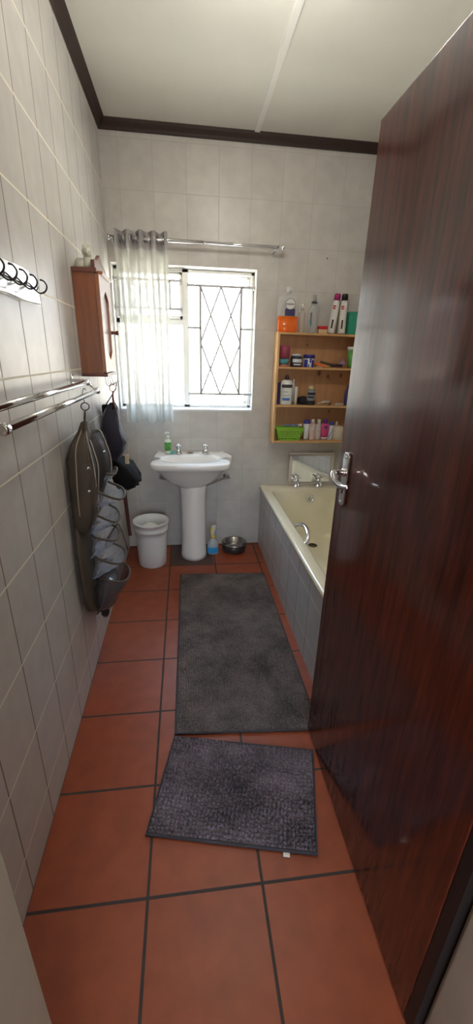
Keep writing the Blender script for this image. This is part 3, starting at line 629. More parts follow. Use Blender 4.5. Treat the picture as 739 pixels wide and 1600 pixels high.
razorthing(1.425,CY-.01,Z0,.1,'white razor lying head up right of the roll-on',(.70,.66,.60))
razorthing(1.455,CY+.015,Z0,-.35,'white razor crossed behind another near the shelf middle',(.66,.64,.60))
t = thing('nail_clipper', 'small dark clipper beside the crossed white razors', 'clipper', (1.52,CY,Z0))
b = MB(); b.box((1.512,CY-.006,Z0),(1.535,CY+.006,Z0+.006)); b.box((1.512,CY-.005,Z0+.009),(1.53,CY+.005,Z0+.013)); b.tube([(1.53,CY,Z0+.001),(1.53,CY,Z0+.018)], .004); b.build('clipper', C(.10,.05,.04), t, bevel=.001)
t = thing('white_comb', 'flat white comb lying at the right of the middle shelf', 'comb', (1.60,CY,Z0))
b = MB(); T = TR((1.565,CY-.015,Z0), rz=.25); b.box((0,0,0),(.085,.008,.014), T=T)
for k in range(16): b.box((.003+k*.005,.008,.001),(.0055+k*.005,.026,.011), T=T)
b.build('comb', C(.66,.62,.55), t)
t = thing('blue_bottle', 'navy blue bottle half hidden behind the door edge', 'bottle', (1.66,CY,Z0))
lathe_obj('body', [(.0001,0),(.024,0),(.026,.006),(.026,.10),(.016,.118),(.0001,.12)], (1.660,CY,Z0), C(.045,.045,.20), t)
lathe_obj('cap', [(.0001,.12),(.014,.12),(.012,.15),(.0001,.151)], (1.660,CY,Z0), C(.05,.05,.16), t)
# -- bottom compartment
Z0 = ZS[3]+.001
def rect_ring(x0, x1, y0, y1, z, r=.012): return rrect(x0,x1,y0,y1,r,z,4)
t = thing('green_basket', 'lime green perforated plastic basket on the bottom shelf', 'basket', (1.225,CY,Z0))
b = MB(); bw0, bw1, by0, by1, bh = .076, .104, .036, .050, .092
gx, gy = 1.228, CY-.004
# tapered wall as strips with square openings
nx, nz = 9, 4
def bp(s, u, v, ins=0):
    # side s, u 0..1 along, v 0..1 up
    w = bw0+(bw1-bw0)*v - ins; d_ = by0+(by1-by0)*v - ins; z = Z0+v*bh
    if s == 0: return (gx-w+2*w*u, gy-d_, z)
    if s == 1: return (gx+w, gy-d_+2*d_*u, z)
    if s == 2: return (gx+w-2*w*u, gy+d_, z)
    return (gx-w, gy+d_-2*d_*u, z)
def strip(s, u0, u1, v0, v1):
    vs = [bp(s,u0,v0),bp(s,u1,v0),bp(s,u1,v1),bp(s,u0,v1),bp(s,u0,v0,.002),bp(s,u1,v0,.002),bp(s,u1,v1,.002),bp(s,u0,v1,.002)]
    b.add(vs, [(0,1,2,3),(7,6,5,4),(0,4,5,1),(1,5,6,2),(2,6,7,3),(3,7,4,0)])
for s in range(4):
    n_ = nx if s in (0,2) else 4
    vb = [0,.14]; 
    for k in range(nz): vb += [.14+(k+1)*.17-.06, .14+(k+1)*.17] if False else []
    rows = [.10+.19*k for k in range(4)]           # bottoms of openings
    strip(s,0,1,0,rows[0]); 
    for k, r0 in enumerate(rows):
        top = r0+.115; nxt = rows[k+1] if k+1 < len(rows) else 1.0
        strip(s,0,1,top,nxt)
        for i in range(n_+1):
            c_ = i/(n_); strip(s, max(0,c_-.22/n_), min(1,c_+.22/n_), r0, top)
b.box((gx-bw0,gy-by0,Z0),(gx+bw0,gy+by0,Z0+.003))
b.tube([(gx-bw1-.002,gy-by1,Z0+bh),(gx+bw1+.002,gy-by1,Z0+bh),(gx+bw1+.002,gy+by1,Z0+bh),(gx-bw1-.002,gy+by1,Z0+bh)], .0035, closed=True, n=8)
b.build('basket', C(.25,.52,.045), t)
t = thing('toothpaste_tube', 'blue and white toothpaste tube lying across the green basket', 'toothpaste', (1.25,gy,Z0+.095))
def ov_(x, w, h): return [(x, gy+w*math.cos(a), Z0+bh+.0145+h*math.sin(a)) for a in [2*PI*i/20 for i in range(20)]]
b = MB(); b.loft([ov_(1.178,.022,.002), ov_(1.20,.021,.006), ov_(1.25,.018,.010), ov_(1.292,.013,.011), ov_(1.298,.008,.008)]); b.build('tube', mat('toothpaste_print', (.20,.22,.36), .3, var=.7, scale=45), t)
b = MB(); b.loft([ov_(1.298,.010,.010), ov_(1.325,.010,.010)]); b.build('cap', C(.68,.68,.66), t)
t = thing('blue_cap_tube', 'white tube standing on a wide royal blue cap end up', 'tube', (1.365,CY,Z0))
b = MB(); xx = 1.366
def fl(z, w, d_): return [(xx+w*math.cos(a), CY+d_*math.sin(a), Z0+z) for a in [2*PI*i/24 for i in range(24)]]
b.loft([fl(0,.016,.003), fl(.01,.017,.005), fl(.06,.020,.013), fl(.118,.024,.018), fl(.122,.018,.016)]); b.build('body', C(.66,.68,.72), t)
b = MB(); b.loft([fl(.120,.022,.019), fl(.124,.025,.020), fl(.138,.024,.019), fl(.148,.015,.012), fl(.150,.005,.004)]); b.build('cap', C(.035,.03,.26), t)
for x, w, c1, lab in ((1.412,.026,(.62,.46,.42),'blush pink bottle with a white cap left of the pump lotion'),(1.458,.021,(.58,.52,.50),'slim pale bottle with a white cap beside the pink lotion')):
    t = thing('toner_bottle', lab, 'bottle', (x,CY,Z0), 'white capped bottles on the bottom shelf')
    lathe_obj('body', [(.0001,0),(w-.002,0),(w,.004),(w,.108),(w-.008,.120),(.012,.122),(.0001,.122)], (x,CY,Z0), C(*c1), t, sy=.75)
    lathe_obj('cap', [(.0001,.122),(.013,.122),(.013,.148),(.011,.152),(.0001,.152)], (x,CY,Z0), C(.68,.66,.64), t)
    b = MB(); arc(b,x,CY,w+.0006,225,300,Z0+.06,Z0+.098,C(.60,.54,.52),.76); arc(b,x,CY,w+.0009,240,285,Z0+.066,Z0+.069,C(.45,.18,.2),.76); b.build('sticker', C(.6,.54,.52), t)
t = thing('pink_lotion', 'hot pink lotion bottle with purple cap on the bottom shelf', 'bottle', (1.508,CY-.01,Z0)); xx = 1.508
b = MB(); b.loft([fl(.0,.026,.015), fl(.022,.027,.016)]); b.build('collar', C(.60,.50,.54), t)
b = MB(); b.loft([fl(.022,.028,.017), fl(.04,.033,.019), fl(.09,.036,.020), fl(.112,.034,.018), fl(.124,.018,.013)]); b.build('body', C(.62,.07,.22), t)
b = MB(); b.loft([fl(.122,.015,.014), fl(.128,.018,.015), fl(.15,.016,.014), fl(.153,.010,.009)]); b.build('cap', C(.11,.03,.24), t)
b = MB(); b.prism([(xx+.013*math.cos(a),Z0+.096+.010*math.sin(a)) for a in [2*PI*i/20 for i in range(20)]], CY-.0225, CY-.0195, axis='y'); b.build('badge', C(.06,.05,.22), t)
t = thing('blue_white_tube', 'slender white tube with blue cap and blue swirl', 'tube', (1.553,CY,Z0)); xx = 1.556
T = TR((1.552,CY,Z0), ry=.06)
lathe_obj('body', [(.0001,0),(.017,0),(.018,.003),(.018,.108),(.0001,.110)], None, C(.66,.70,.74), t, T=T)
lathe_obj('cap', [(.0001,.110),(.0165,.110),(.0165,.132),(.0001,.134)], None, C(.03,.09,.40), t, T=T)
b = MB(); b.loft([[T@Vector((.0186*math.cos(a),.0186*math.sin(a),z+.012*k)) for k, a in enumerate([math.radians(215+i*16) for i in range(7)])] for z in (.006,.020)], closed=False, caps=False); b.build('swirl', C(.03,.12,.42), t)
t = thing('cream_jar_candle', 'squat cream jar with a small pointed cap beside door edge', 'jar', (1.61,CY,Z0))
lathe_obj('body', [(.0001,0),(.036,0),(.039,.005),(.039,.095),(.030,.104),(.0001,.105)], (1.612,CY,Z0), C(.66,.58,.46), t)
lathe_obj('cap', [(.0001,.105),(.009,.105),(.007,.13),(.003,.138),(.0001,.139)], (1.598,CY,Z0), C(.62,.55,.44), t)

# ------------------------------------------------------------------ left wall: hook rack, towel rail, cabinet
rk = thing('coat_rack', 'white wooden hook rack with dark scrolled hooks on left wall', 'coat rack', (0,1.4,1.63))
b = MB(); poly = []
for k in range(25):
    t_ = k/24; y = 1.10+.53*t_; poly.append((y, 1.598+(.002*math.cos(t_*2*PI*2))))
for k in range(25):
    t_ = 1-k/24; y = 1.10+(.50 if True else 0)*t_; poly.append((y-.0, 1.682-(.006 if t_ > .9 else 0)-(.002*math.cos(t_*2*PI*2))))
b.prism(poly, -.001, .018, axis='x'); b.build('board', mat('gloss_white_paint', (.70,.70,.68), .18, coat=.4), rk, bevel=.003)
b = MB(); b.tube([(.019,y,1.681-.004*math.cos((y-1.1)/.5*4*PI)) for y in [1.10+.02*k for k in range(10)]], .0035); b.build('edge_trim', C(.20,.05,.04), rk)
ys = [1.14,1.215,1.29,1.36,1.435,1.52]
b = MB(); wv = []
for i, y in enumerate(ys): wv += [(.030,y-.03,1.642),(.040,y,1.628)]
wv += [(.036,1.555,1.640)]
b.tube(wv, .0021, sub=6, n=8); b.build('wire', M['darkmetal'], rk)
for y in ys:
    b = MB(); b.tube([(.018,y-.012,1.640),(.036,y-.006,1.630),(.050,y,1.620),(.064,y+.006,1.626),(.069,y+.010,1.640),(.062,y+.010,1.653),(.052,y+.008,1.656)], [.002,.002,.0022,.0024,.0024,.0022,.0028], sub=6, n=8)
    b.build('hook', M['darkmetal'], rk)
# towel rail
tr = thing('towel_rail', 'double chrome towel rail on the tiled left wall', 'towel rail', (0,1.5,1.34))
b = MB(); b.tube([(.062,.93,1.345),(.062,1.955,1.345)], .0095, n=18); b.build('rail', M['chrome'], tr)
b = MB(); b.tube([(.100,1.0,1.312),(.100,1.955,1.312)], .0095, n=18); b.build('rail', M['chrome'], tr)
for y in (1.0, 1.952):
    b = MB(); b.tube([(.004,y,1.352),(.03,y,1.352),(.062,y,1.345),(.100,y,1.312)], .0065, n=10, sub=3)
    for c_ in ((.062,1.345),(.100,1.312)): b.lathe([(.0001,-.011),(.0125,-.011),(.0135,-.004),(.0135,.008),(.0105,.011),(.0001,.011)], n=18, T=TR((c_[0],y,c_[1]), rx=PI/2))
    b.box((0.0005,y-.011,1.315),(.006,y+.011,1.378)); b.build('bracket', M['chrome'], tr, bevel=.0008)
# cabinet
cb = thing('wall_cabinet', 'reddish pine wall cabinet with arched door and knob', 'cabinet', (0,2.28,1.36))
CY0, CY1, CX = 2.145, 2.43, .094
b = MB(); b.box((.001,CY0,1.372),(CX,CY0+.014,1.78)); b.box((.001,CY1-.014,1.372),(CX,CY1,1.78)); b.box((.001,CY0+.014,1.372),(.006,CY1-.014,1.78)); b.build('body', M['cab_side'], cb)
b = MB(); b.box((.001,CY0-.004,1.358),(CX+.022,CY1+.004,1.373)); b.build('base_board', M['cab_dark'], cb, bevel=.002)
b = MB(); b.box((.001,CY0-.005,1.778),(CX+.010,CY1+.005,1.796)); b.build('top_board', M['cab_dark'], cb, bevel=.002)
# door: frame with lancet shaped opening, dark recessed panel
dx0, dx1 = CX+.001, CX+.017
y0, y1, z0, z1 = CY0+.001, CY1-.001, 1.377, 1.776
oy0, oy1, oz0, oz1 = y0+.075, y1-.075, 1.43, 1.725
ym = (y0+y1)/2
outer = [(y0,z0),(ym,z0),(y1,z0),(y1,(z0+z1)/2),(y1,z1),(ym,z1),(y0,z1),(y0,(z0+z1)/2)]
inner = [(oy0,oz0+.035),(ym,oz0),(oy1,oz0+.035),(oy1,(z0+z1)/2),(oy1,oz1-.035),(ym,oz1),(oy0,oz1-.035),(oy0,(z0+z1)/2)]
b = MB(); R4 = []
for X, P in ((dx0,outer),(dx1,outer),(dx1,inner),(dx0,inner),(dx0,outer)): R4.append([(X,p[0],p[1]) for p in P])
b.loft(R4, caps=False, smooth=False); dr = b.build('door', M['cab_door'], cb)
b = MB(); b.box((dx0+.001,oy0-.005,oz0-.005),(dx0+.006,oy1+.005,oz1+.005)); b.build('door_panel', M['cab_dark'], dr)
b = MB(); b.lathe([(.0001,0),(.009,0),(.006,.008),(.005,.014),(.010,.020),(.0115,.027),(.009,.032),(.0001,.033)], n=18, T=TR((dx1,2.385,1.555), ry=PI/2)); b.build('knob', M['cab_dark'], dr)
b = MB(); b.prism([(CY0+.002,1.796),(CY0+.002,1.826),(CY0+.03,1.832),(CY0+.09,1.842),(ym,1.868),(CY1-.09,1.842),(CY1-.03,1.832),(CY1-.002,1.826),(CY1-.002,1.796)], CX-.012, CX+.004, axis='x'); b.build('crest', M['cab_dark'], cb, bevel=.002)
b = MB(); b.box((CX+.006,CY0+.03,1.777),(CX+.030,CY1-.03,1.790)); b.build('front_moulding', M['cab_door'], cb, bevel=.003)
for y in (2.20,2.26,2.32,2.38):
    b = MB(); b.tube([(CX,y,1.358),(CX,y,1.335),(CX+.006,y,1.318),(CX+.020,y,1.316),(CX+.026,y,1.330)], .0022, sub=5, n=8); b.build('cup_hook', M['satin'], cb)
# ceramic ornament on the cabinet
t = thing('ceramic_ornament', 'pale ceramic animal ornament with pointed ears on the cabinet top', 'ornament', (.05,2.2,1.796))
pale = mat('pale_green_ceramic', (.50,.50,.42), .3, var=.1, scale=30)
b = MB(); b.lathe([(.0001,0),(.020,0),(.025,.012),(.023,.028),(.016,.040),(.0001,.044)], n=24, T=TR((.030,2.205,1.797))); b.lathe([(.0001,0),(.026,0),(.030,.014),(.026,.034),(.018,.050),(.0001,.054)], n=24, T=TR((.062,2.21,1.797)))
b.lathe([(.0001,-.024),(.012,-.02),(.021,-.008),(.022,.004),(.016,.018),(.0001,.022)], n=20, T=TR((.062,2.20,1.862)))
for dy in (-.011,.011): b.lathe([(.008,0),(.006,.009),(.0005,.022)], n=10, T=TR((.062+dy,2.200,1.876)))
b.tube([(.062,2.178,1.858),(.064,2.170,1.853)], [.010,.006], n=10)
b.build('body', pale, t)
b = MB(); b.tube([(.075,2.20,1.806),(.088,2.195,1.803),(.098,2.192,1.800)], [.004,.005,.003], n=8); b.build('leaf', C(.06,.20,.05), t)

# ------------------------------------------------------------------ hanging organiser
org = thing('hanging_organiser', 'olive brown hanging organiser bag with clear pockets on the towel rail', 'organiser', (.06,1.8,1.3))
OY = 1.75
def oring(yc, xc, wy, wx, z, n=28, p=3.0, tilt=0):
    out = []
    for i in range(n):
        a = 2*PI*i/n; c_, s_ = math.cos(a), math.sin(a)
        out.append((max(.004, xc+wx*math.copysign(abs(c_)**(2/p),c_)), yc+wy*math.copysign(abs(s_)**(2/p),s_), z+tilt*(wx*c_)))
    return out
b = MB(); b.tube([(.100,OY,1.330),(.092,OY+.001,1.336),(.086,OY,1.318),(.090,OY,1.285)], .0016, sub=5, n=6)
b.tube([(.090+.014*math.cos(a),OY+.004*math.cos(a),1.270+.014*math.sin(a)) for a in [2*PI*i/20 for i in range(20)]], .0022, closed=True, n=8); b.build('hook', M['darkmetal'], org)
b = MB(); b.tube([(.088,OY,1.252),(.080,OY+.01,1.21),(.070,OY+.02,1.17)], [.008,.010,.012], n=10, sub=4, flat=.4); b.build('strap', M['leather'], org)
# main leather pouch
def crump(R_, amp):
    return [[(max(.005,p[0]+amp*math.sin(5*i*.45+3*j)), p[1]+amp*math.cos(7*i*.4+2.1*j), p[2]+amp*.5*math.sin(i+j)) for i, p in enumerate(r)] for j, r in enumerate(R_)]
b = MB(); b.loft(crump([oring(1.80,.070,.018,.010,1.205), oring(1.81,.064,.050,.020,1.17), oring(1.815,.055,.10,.034,1.125,p=6), oring(1.815,.054,.128,.046,1.07,p=6,tilt=-.15), oring(1.815,.058,.133,.050,1.0,p=6,tilt=-.2), oring(1.81,.056,.135,.048,.92,p=6), oring(1.81,.050,.132,.042,.85,p=6), oring(1.81,.042,.135,.032,.79,p=6), oring(1.82,.034,.11,.020,.755)], .0028))
b.build('pouch', M['leather'], org)
# open front flap standing away from the pouch, with dark lining
def slabring(pts, th):
    return pts
b = MB()
fl_out = [(.082,1.90,1.155),(.115,1.86,1.160),(.135,1.84,1.12),(.150,1.84,1.06),(.150,1.84,1.00),(.132,1.85,.96),(.105,1.87,.90),(.075,1.90,.86)]
fl_in = [(.070,1.80,1.140),(.090,1.775,1.135),(.105,1.755,1.095),(.116,1.75,1.04),(.112,1.75,.98),(.105,1.76,.93),(.098,1.77,.87),(.085,1.79,.82)]
vs = []; n_ = 8
for off in (0,.006):
    for A in (fl_in, fl_out):
        for p in A: vs.append((p[0]-off, p[1]+off*.6, p[2]))
fs = []
for i in range(n_-1):
    fs.append((i,i+1,n_+i+1,n_+i)); fs.append((2*n_+i,3*n_+i,3*n_+i+1,2*n_+i+1))
    fs.append((i,2*n_+i,2*n_+i+1,i+1)); fs.append((n_+i,n_+i+1,3*n_+i+1,3*n_+i))
fs += [(0,n_,3*n_,2*n_),(n_-1,3*n_-1,4*n_-1,2*n_-1)]
b.add(vs, fs, None, True); b.build('flap', M['leather_d'], org)
b = MB(); b.tube(fl_out, .0028, sub=5, n=8); b.tube(fl_in, .0028, sub=5, n=8)
b.tube([(.075,1.79,1.19),(.083,1.755,1.15),(.095,1.735,1.10),(.106,1.722,1.03),(.108,1.72,.96)], .0028, sub=5, n=8)
b.tube([(.066,1.76,1.18),(.052,1.70,1.12),(.052,1.668,1.04),(.05,1.655,.95),(.048,1.656,.86)], .0022, sub=5, n=8)
b.build('piping', M['piping'], org)
for p in ((.092,1.690,1.045),(.088,1.682,.955),(.135,1.80,1.085)):
    b = MB(); b.lathe([(.0001,0),(.006,0),(.006,.002),(.003,.004),(.0001,.004)], n=12, T=TR(p, rx=PI/2, rz=.5)); b.build('snap', M['chrome'], org)
# back panel
b = MB(); b.loft([oring(1.80,.022,.13,.016,.80), oring(1.795,.024,.142,.018,.70), oring(1.80,.026,.142,.018,.58), oring(1.805,.026,.135,.018,.45), oring(1.83,.030,.115,.022,.38), oring(1.87,.036,.085,.026,.325), oring(1.90,.038,.055,.020,.295)]); b.build('back_panel', M['leather'], org)
# clear pockets with rims
def pocket(zr, xout, zout, zb, m, wy=.105, yc=1.835, xi=.045, name='pocket', rr=.0052, rim=M['leather']):
    n_ = 30; rimp = []; 
    for i in range(n_):
        a = 2*PI*i/n_; c_, s_ = math.cos(a), math.sin(a); t_ = (1+c_)/2
        rimp.append((xi+(xout-xi)*t_, yc+wy*s_*(1-.12*t_), zr+(zout-zr)*t_+.006*math.sin(3*a)))
    R_ = [rimp]
    for k in range(1,7):
        q = k/6; R_.append([(xi-.008+(p[0]-xi+.008)*(1-q**1.6*.92)+.004*math.sin(i*1.7+k), yc+(p[1]-yc)*(1-.18*q), p[2]*(1-q)+zb*q+(.004*math.cos(i*2.3+k) if k < 6 else 0)) for i, p in enumerate(rimp)])
    b = MB(); b.loft(R_, caps=False); pk = b.build(name, m, org)
    b = MB(); b.tube(rimp, rr, closed=True, n=8); b.build('rim', rim, pk)
pocket(.985,.165,.985,.93,M['vinyl'],.07,1.87,.10)
pocket(.955,.198,.885,.84,M['vinyl'])
pocket(.845,.165,.775,.72,M['vinyl'],.10,1.85)
pocket(.735,.160,.700,.62,M['vinyl'],.10,1.83)
pocket(.645,.180,.585,.52,M['vinyl'],.11,1.83)
pocket(.535,.192,.490,.33,M['mesh_d'],.11,1.84)
b = MB(); b.tube([(.150,1.86,.74),(.120,1.82,.70),(.100,1.79,.655)], .006, n=8, sub=4, flat=.4); b.tube([(.155,1.86,.745),(.172,1.87,.68),(.185,1.88,.60)], .006, n=8, sub=4, flat=.4); b.build('strap', M['leather'], org)
b = MB(); b.loft([oring(1.85,.07,.10,.058,.47), oring(1.86,.075,.105,.065,.42), oring(1.87,.07,.10,.058,.36), oring(1.88,.06,.08,.042,.325), oring(1.89,.05,.055,.03,.30)]); b.build('bottom_pouch', M['mesh_d'], org)
b = MB(); b.loft([oring(1.91,.046,.014,.014,.298), oring(1.91,.046,.024,.020,.262), oring(1.91,.046,.025,.020,.235), oring(1.91,.046,.012,.012,.215)]); b.build('tassel', M['black'], org)

# ------------------------------------------------------------------ bags below the cabinet
bg = thing('drawstring_bag', 'slate grey nylon bag hanging from cabinet hooks behind the organiser', 'bag', (.11,2.32,1.31))
HXx = CX+.020
b = MB(); b.tube([(HXx+.015*math.cos(a),2.26+.005*math.cos(a),1.300+.016*math.sin(a)) for a in [2*PI*i/20 for i in range(20)]], .0025, closed=True, n=8); b.build('ring', mat('copper_ring', (.55,.32,.26), .3, .8), bg)
b = MB(); b.tube([(HXx,2.26,1.286),(HXx-.004,2.265,1.25),(HXx,2.28,1.20)], [.008,.010,.011], n=10, sub=4, flat=.5); b.build('loop', C(.16,.06,.05), bg)
def crump(R_, amp):
    return [[(max(.005,p[0]+amp*math.sin(5*i*.45+3*j)), p[1]+amp*math.cos(7*i*.4+2.1*j), p[2]+amp*.5*math.sin(i+j)) for i, p in enumerate(r)] for j, r in enumerate(R_)]
b = MB(); b.loft(crump([oring(2.29,.103,.013,.010,1.225), oring(2.30,.092,.04,.026,1.195), oring(2.31,.082,.065,.042,1.15), oring(2.32,.082,.070,.048,1.09), oring(2.32,.100,.075,.056,1.03), oring(2.33,.090,.065,.050,.98), oring(2.33,.075,.06,.035,.93)], .006)); b.build('body', M['navy'], bg)
b = MB(); b.tube([(.150,2.30,1.06),(.158,2.30,1.02),(.150,2.31,.96),(.140,2.31,.92)], .002, n=6, sub=4); b.build('cord', C(.3,.28,.3), bg)
b = MB(); b.box((.140,2.300,.905),(.162,2.306,.955)); b.build('tag', M['tan'], bg, bevel=.002)
bk = thing('black_cloth_bag', 'limp black cloth bag bulging below the slate grey bag', 'bag', (.08,2.5,1.3))
b = MB(); b.loft(crump([oring(2.485,.03,.015,.012,1.19), oring(2.50,.03,.035,.02,1.13), oring(2.50,.03,.04,.02,1.03), oring(2.46,.05,.07,.035,.90), oring(2.44,.095,.105,.070,.86), oring(2.43,.125,.10,.075,.80), oring(2.43,.130,.085,.065,.76), oring(2.43,.115,.05,.04,.735)], .010)); b.build('body', M['blackcloth'], bk)
b = MB(); b.tube([(CX+.02,2.38,1.318),(CX+.006,2.41,1.28),(.03,2.48,1.19)], .003, n=8, sub=4); b.build('cord', M['black'], bk)
bl = thing('leather_belt', 'narrow red brown leather belt end hanging beside the white bucket', 'belt', (.02,2.60,1.15))
b = MB(); b.tube([(.012,2.60,1.15),(.022,2.60,1.12),(.028,2.60,1.0),(.050,2.60,.80),(.076,2.60,.66),(.082,2.60,.55),(.092,2.60,.345)], [.003,.004,.0042,.0042,.0042,.004,.0038], n=10, sub=6, flat=3.0); b.build('strap', M['belt'], bl)
b = MB(); b.tube([(0,2.60,1.155),(.012,2.60,1.150),(.022,2.60,1.158)], .003, n=8, sub=3); b.build('peg', M['satin'], bl)

# ------------------------------------------------------------------ floor objects
bk = thing('bucket', 'tall white plastic bucket on the floor left of the basin', 'bucket', (.200,2.865,0))
ribs = [(.0001,.004),(.090,.004),(.094,.0),(.099,.006),(.104,.10),(.111,.24),(.114,.272),(.120,.274),(.121,.290),(.119,.293),(.1215,.330),(.127,.333),(.128,.347),(.122,.350),(.116,.346),(.112,.28),(.100,.10),(.094,.012),(.0001,.012)]
b = MB(); b.lathe(ribs, (.205,2.865,0), 48); b.build('pail', M['bucket'], bk)
b = MB(); b.lathe([(.0001,0),(.05,.01),(.068,.04),(.070,.07),(.055,.105),(.03,.122),(.0001,.127)], n=28, T=TR((.195,2.875,.19))); tag(b.build('toilet_roll_bundle', C(.72,.72,.66)), 'rounded white lump of paper inside the bucket', 'paper')
sp = thing('spray_bottle', 'clear spray bottle with blue liquid and yellow trigger on floor', 'spray bottle', (.662,2.985,0))
sx_, sy_ = .662, 2.985
lathe_obj('bottle', [(.0001,0),(.040,0),(.043,.005),(.043,.075),(.036,.10),(.016,.125),(.013,.135),(.0001,.135)], (sx_,sy_,0.001), clear('milky_plastic', (.66,.68,.68), .5, .2, .6), sp, sy=.8)
lathe_obj('liquid', [(.0001,.003),(.036,.003),(.040,.008),(.040,.062),(.0001,.062)], (sx_,sy_,0.001), C(.03,.22,.52), sp, sy=.76)
b = MB(); arc(b,sx_,sy_,.0437,195,345,.018,.064,None,.81); b.build('blue_sticker', C(.03,.30,.62), sp)
b = MB(); b.lathe([(.0001,.135),(.015,.135),(.015,.155),(.011,.158),(.0001,.158)], (sx_,sy_,.001), 18, m=C(.72,.52,.03))
b.build('collar', C(.72,.52,.03), sp)
b = MB(); b.prism([(-.010,.158),(.010,.158),(.012,.19),(.020,.205),(.026,.232),(.018,.245),(-.010,.236),(-.016,.215),(-.010,.19)], -.009, .009, axis='y', T=TR((sx_,sy_,.001), rz=-.5)); b.build('spray_head', C(.72,.70,.62), sp, bevel=.003)
b = MB(); b.tube([(sx_-.010,sy_-.012,.228),(sx_-.016,sy_-.020,.205),(sx_-.014,sy_-.022,.178)], [.007,.007,.004], sub=3, n=8); b.build('trigger', C(.75,.55,.03), sp)
bw = thing('pet_bowl', 'shiny steel bowl on the floor between basin and bath', 'bowl', (.835,3.03,0))
b = MB(); b.lathe([(.0001,.008),(.070,.008),(.075,.0),(.082,.0),(.094,.055),(.100,.066),(.103,.070),(.100,.074),(.092,.070),(.078,.022),(.066,.014),(.0001,.014)], (.835,3.035,0.0005), 48); b.build('bowl', mat('polished_steel', (.42,.40,.38), .2, 1), bw)
b = MB(); b.lathe([(.0835,0),(.087,.002),(.0995,.060),(.0965,.061)], (.835,3.035,0.0005), 48, caps=False); b.build('outer_band', mat('dark_band', (.035,.03,.03), .35), bw)

# ------------------------------------------------------------------ rugs
def rugmat(name, c1, c2):
    m, nt, b_ = newmat(name); tc = N(nt,'ShaderNodeTexCoord')
    n1 = N(nt,'ShaderNodeTexNoise'); n1.inputs['Scale'].default_value = 5; n1.inputs['Detail'].default_value = 6; n1.inputs['Roughness'].default_value = .7
    n2 = N(nt,'ShaderNodeTexNoise'); n2.inputs['Scale'].default_value = 220; n2.inputs['Detail'].default_value = 3
    nt.links.new(tc.outputs['Object'],n1.inputs['Vector']); nt.links.new(tc.outputs['Object'],n2.inputs['Vector'])
    mx = N(nt,'ShaderNodeMath',operation='MULTIPLY_ADD'); mx.inputs[1].default_value = .5; nt.links.new(n2.outputs['Fac'],mx.inputs[0])
    hf = N(nt,'ShaderNodeMath',operation='MULTIPLY'); hf.inputs[1].default_value = .5; nt.links.new(n1.outputs['Fac'],hf.inputs[0]); nt.links.new(hf.outputs[0],mx.inputs[2])
    r = N(nt,'ShaderNodeValToRGB'); r.color_ramp.elements[0].position = .38; r.color_ramp.elements[1].position = .62; r.color_ramp.elements[0].color = c4(c1); r.color_ramp.elements[1].color = c4(c2)
    nt.links.new(mx.outputs[0],r.inputs['Fac']); nt.links.new(r.outputs['Color'],b_.inputs['Base Color']); b_.inputs['Roughness'].default_value = .75; b_.inputs['Sheen Weight'].default_value = .12; b_.inputs['Sheen Roughness'].default_value = .4
    bp = N(nt,'ShaderNodeBump'); bp.inputs['Strength'].default_value = .5; bp.inputs['Distance'].default_value = .002; nt.links.new(n2.outputs['Fac'],bp.inputs['Height']); nt.links.new(bp.outputs['Normal'],b_.inputs['Normal'])
    return m
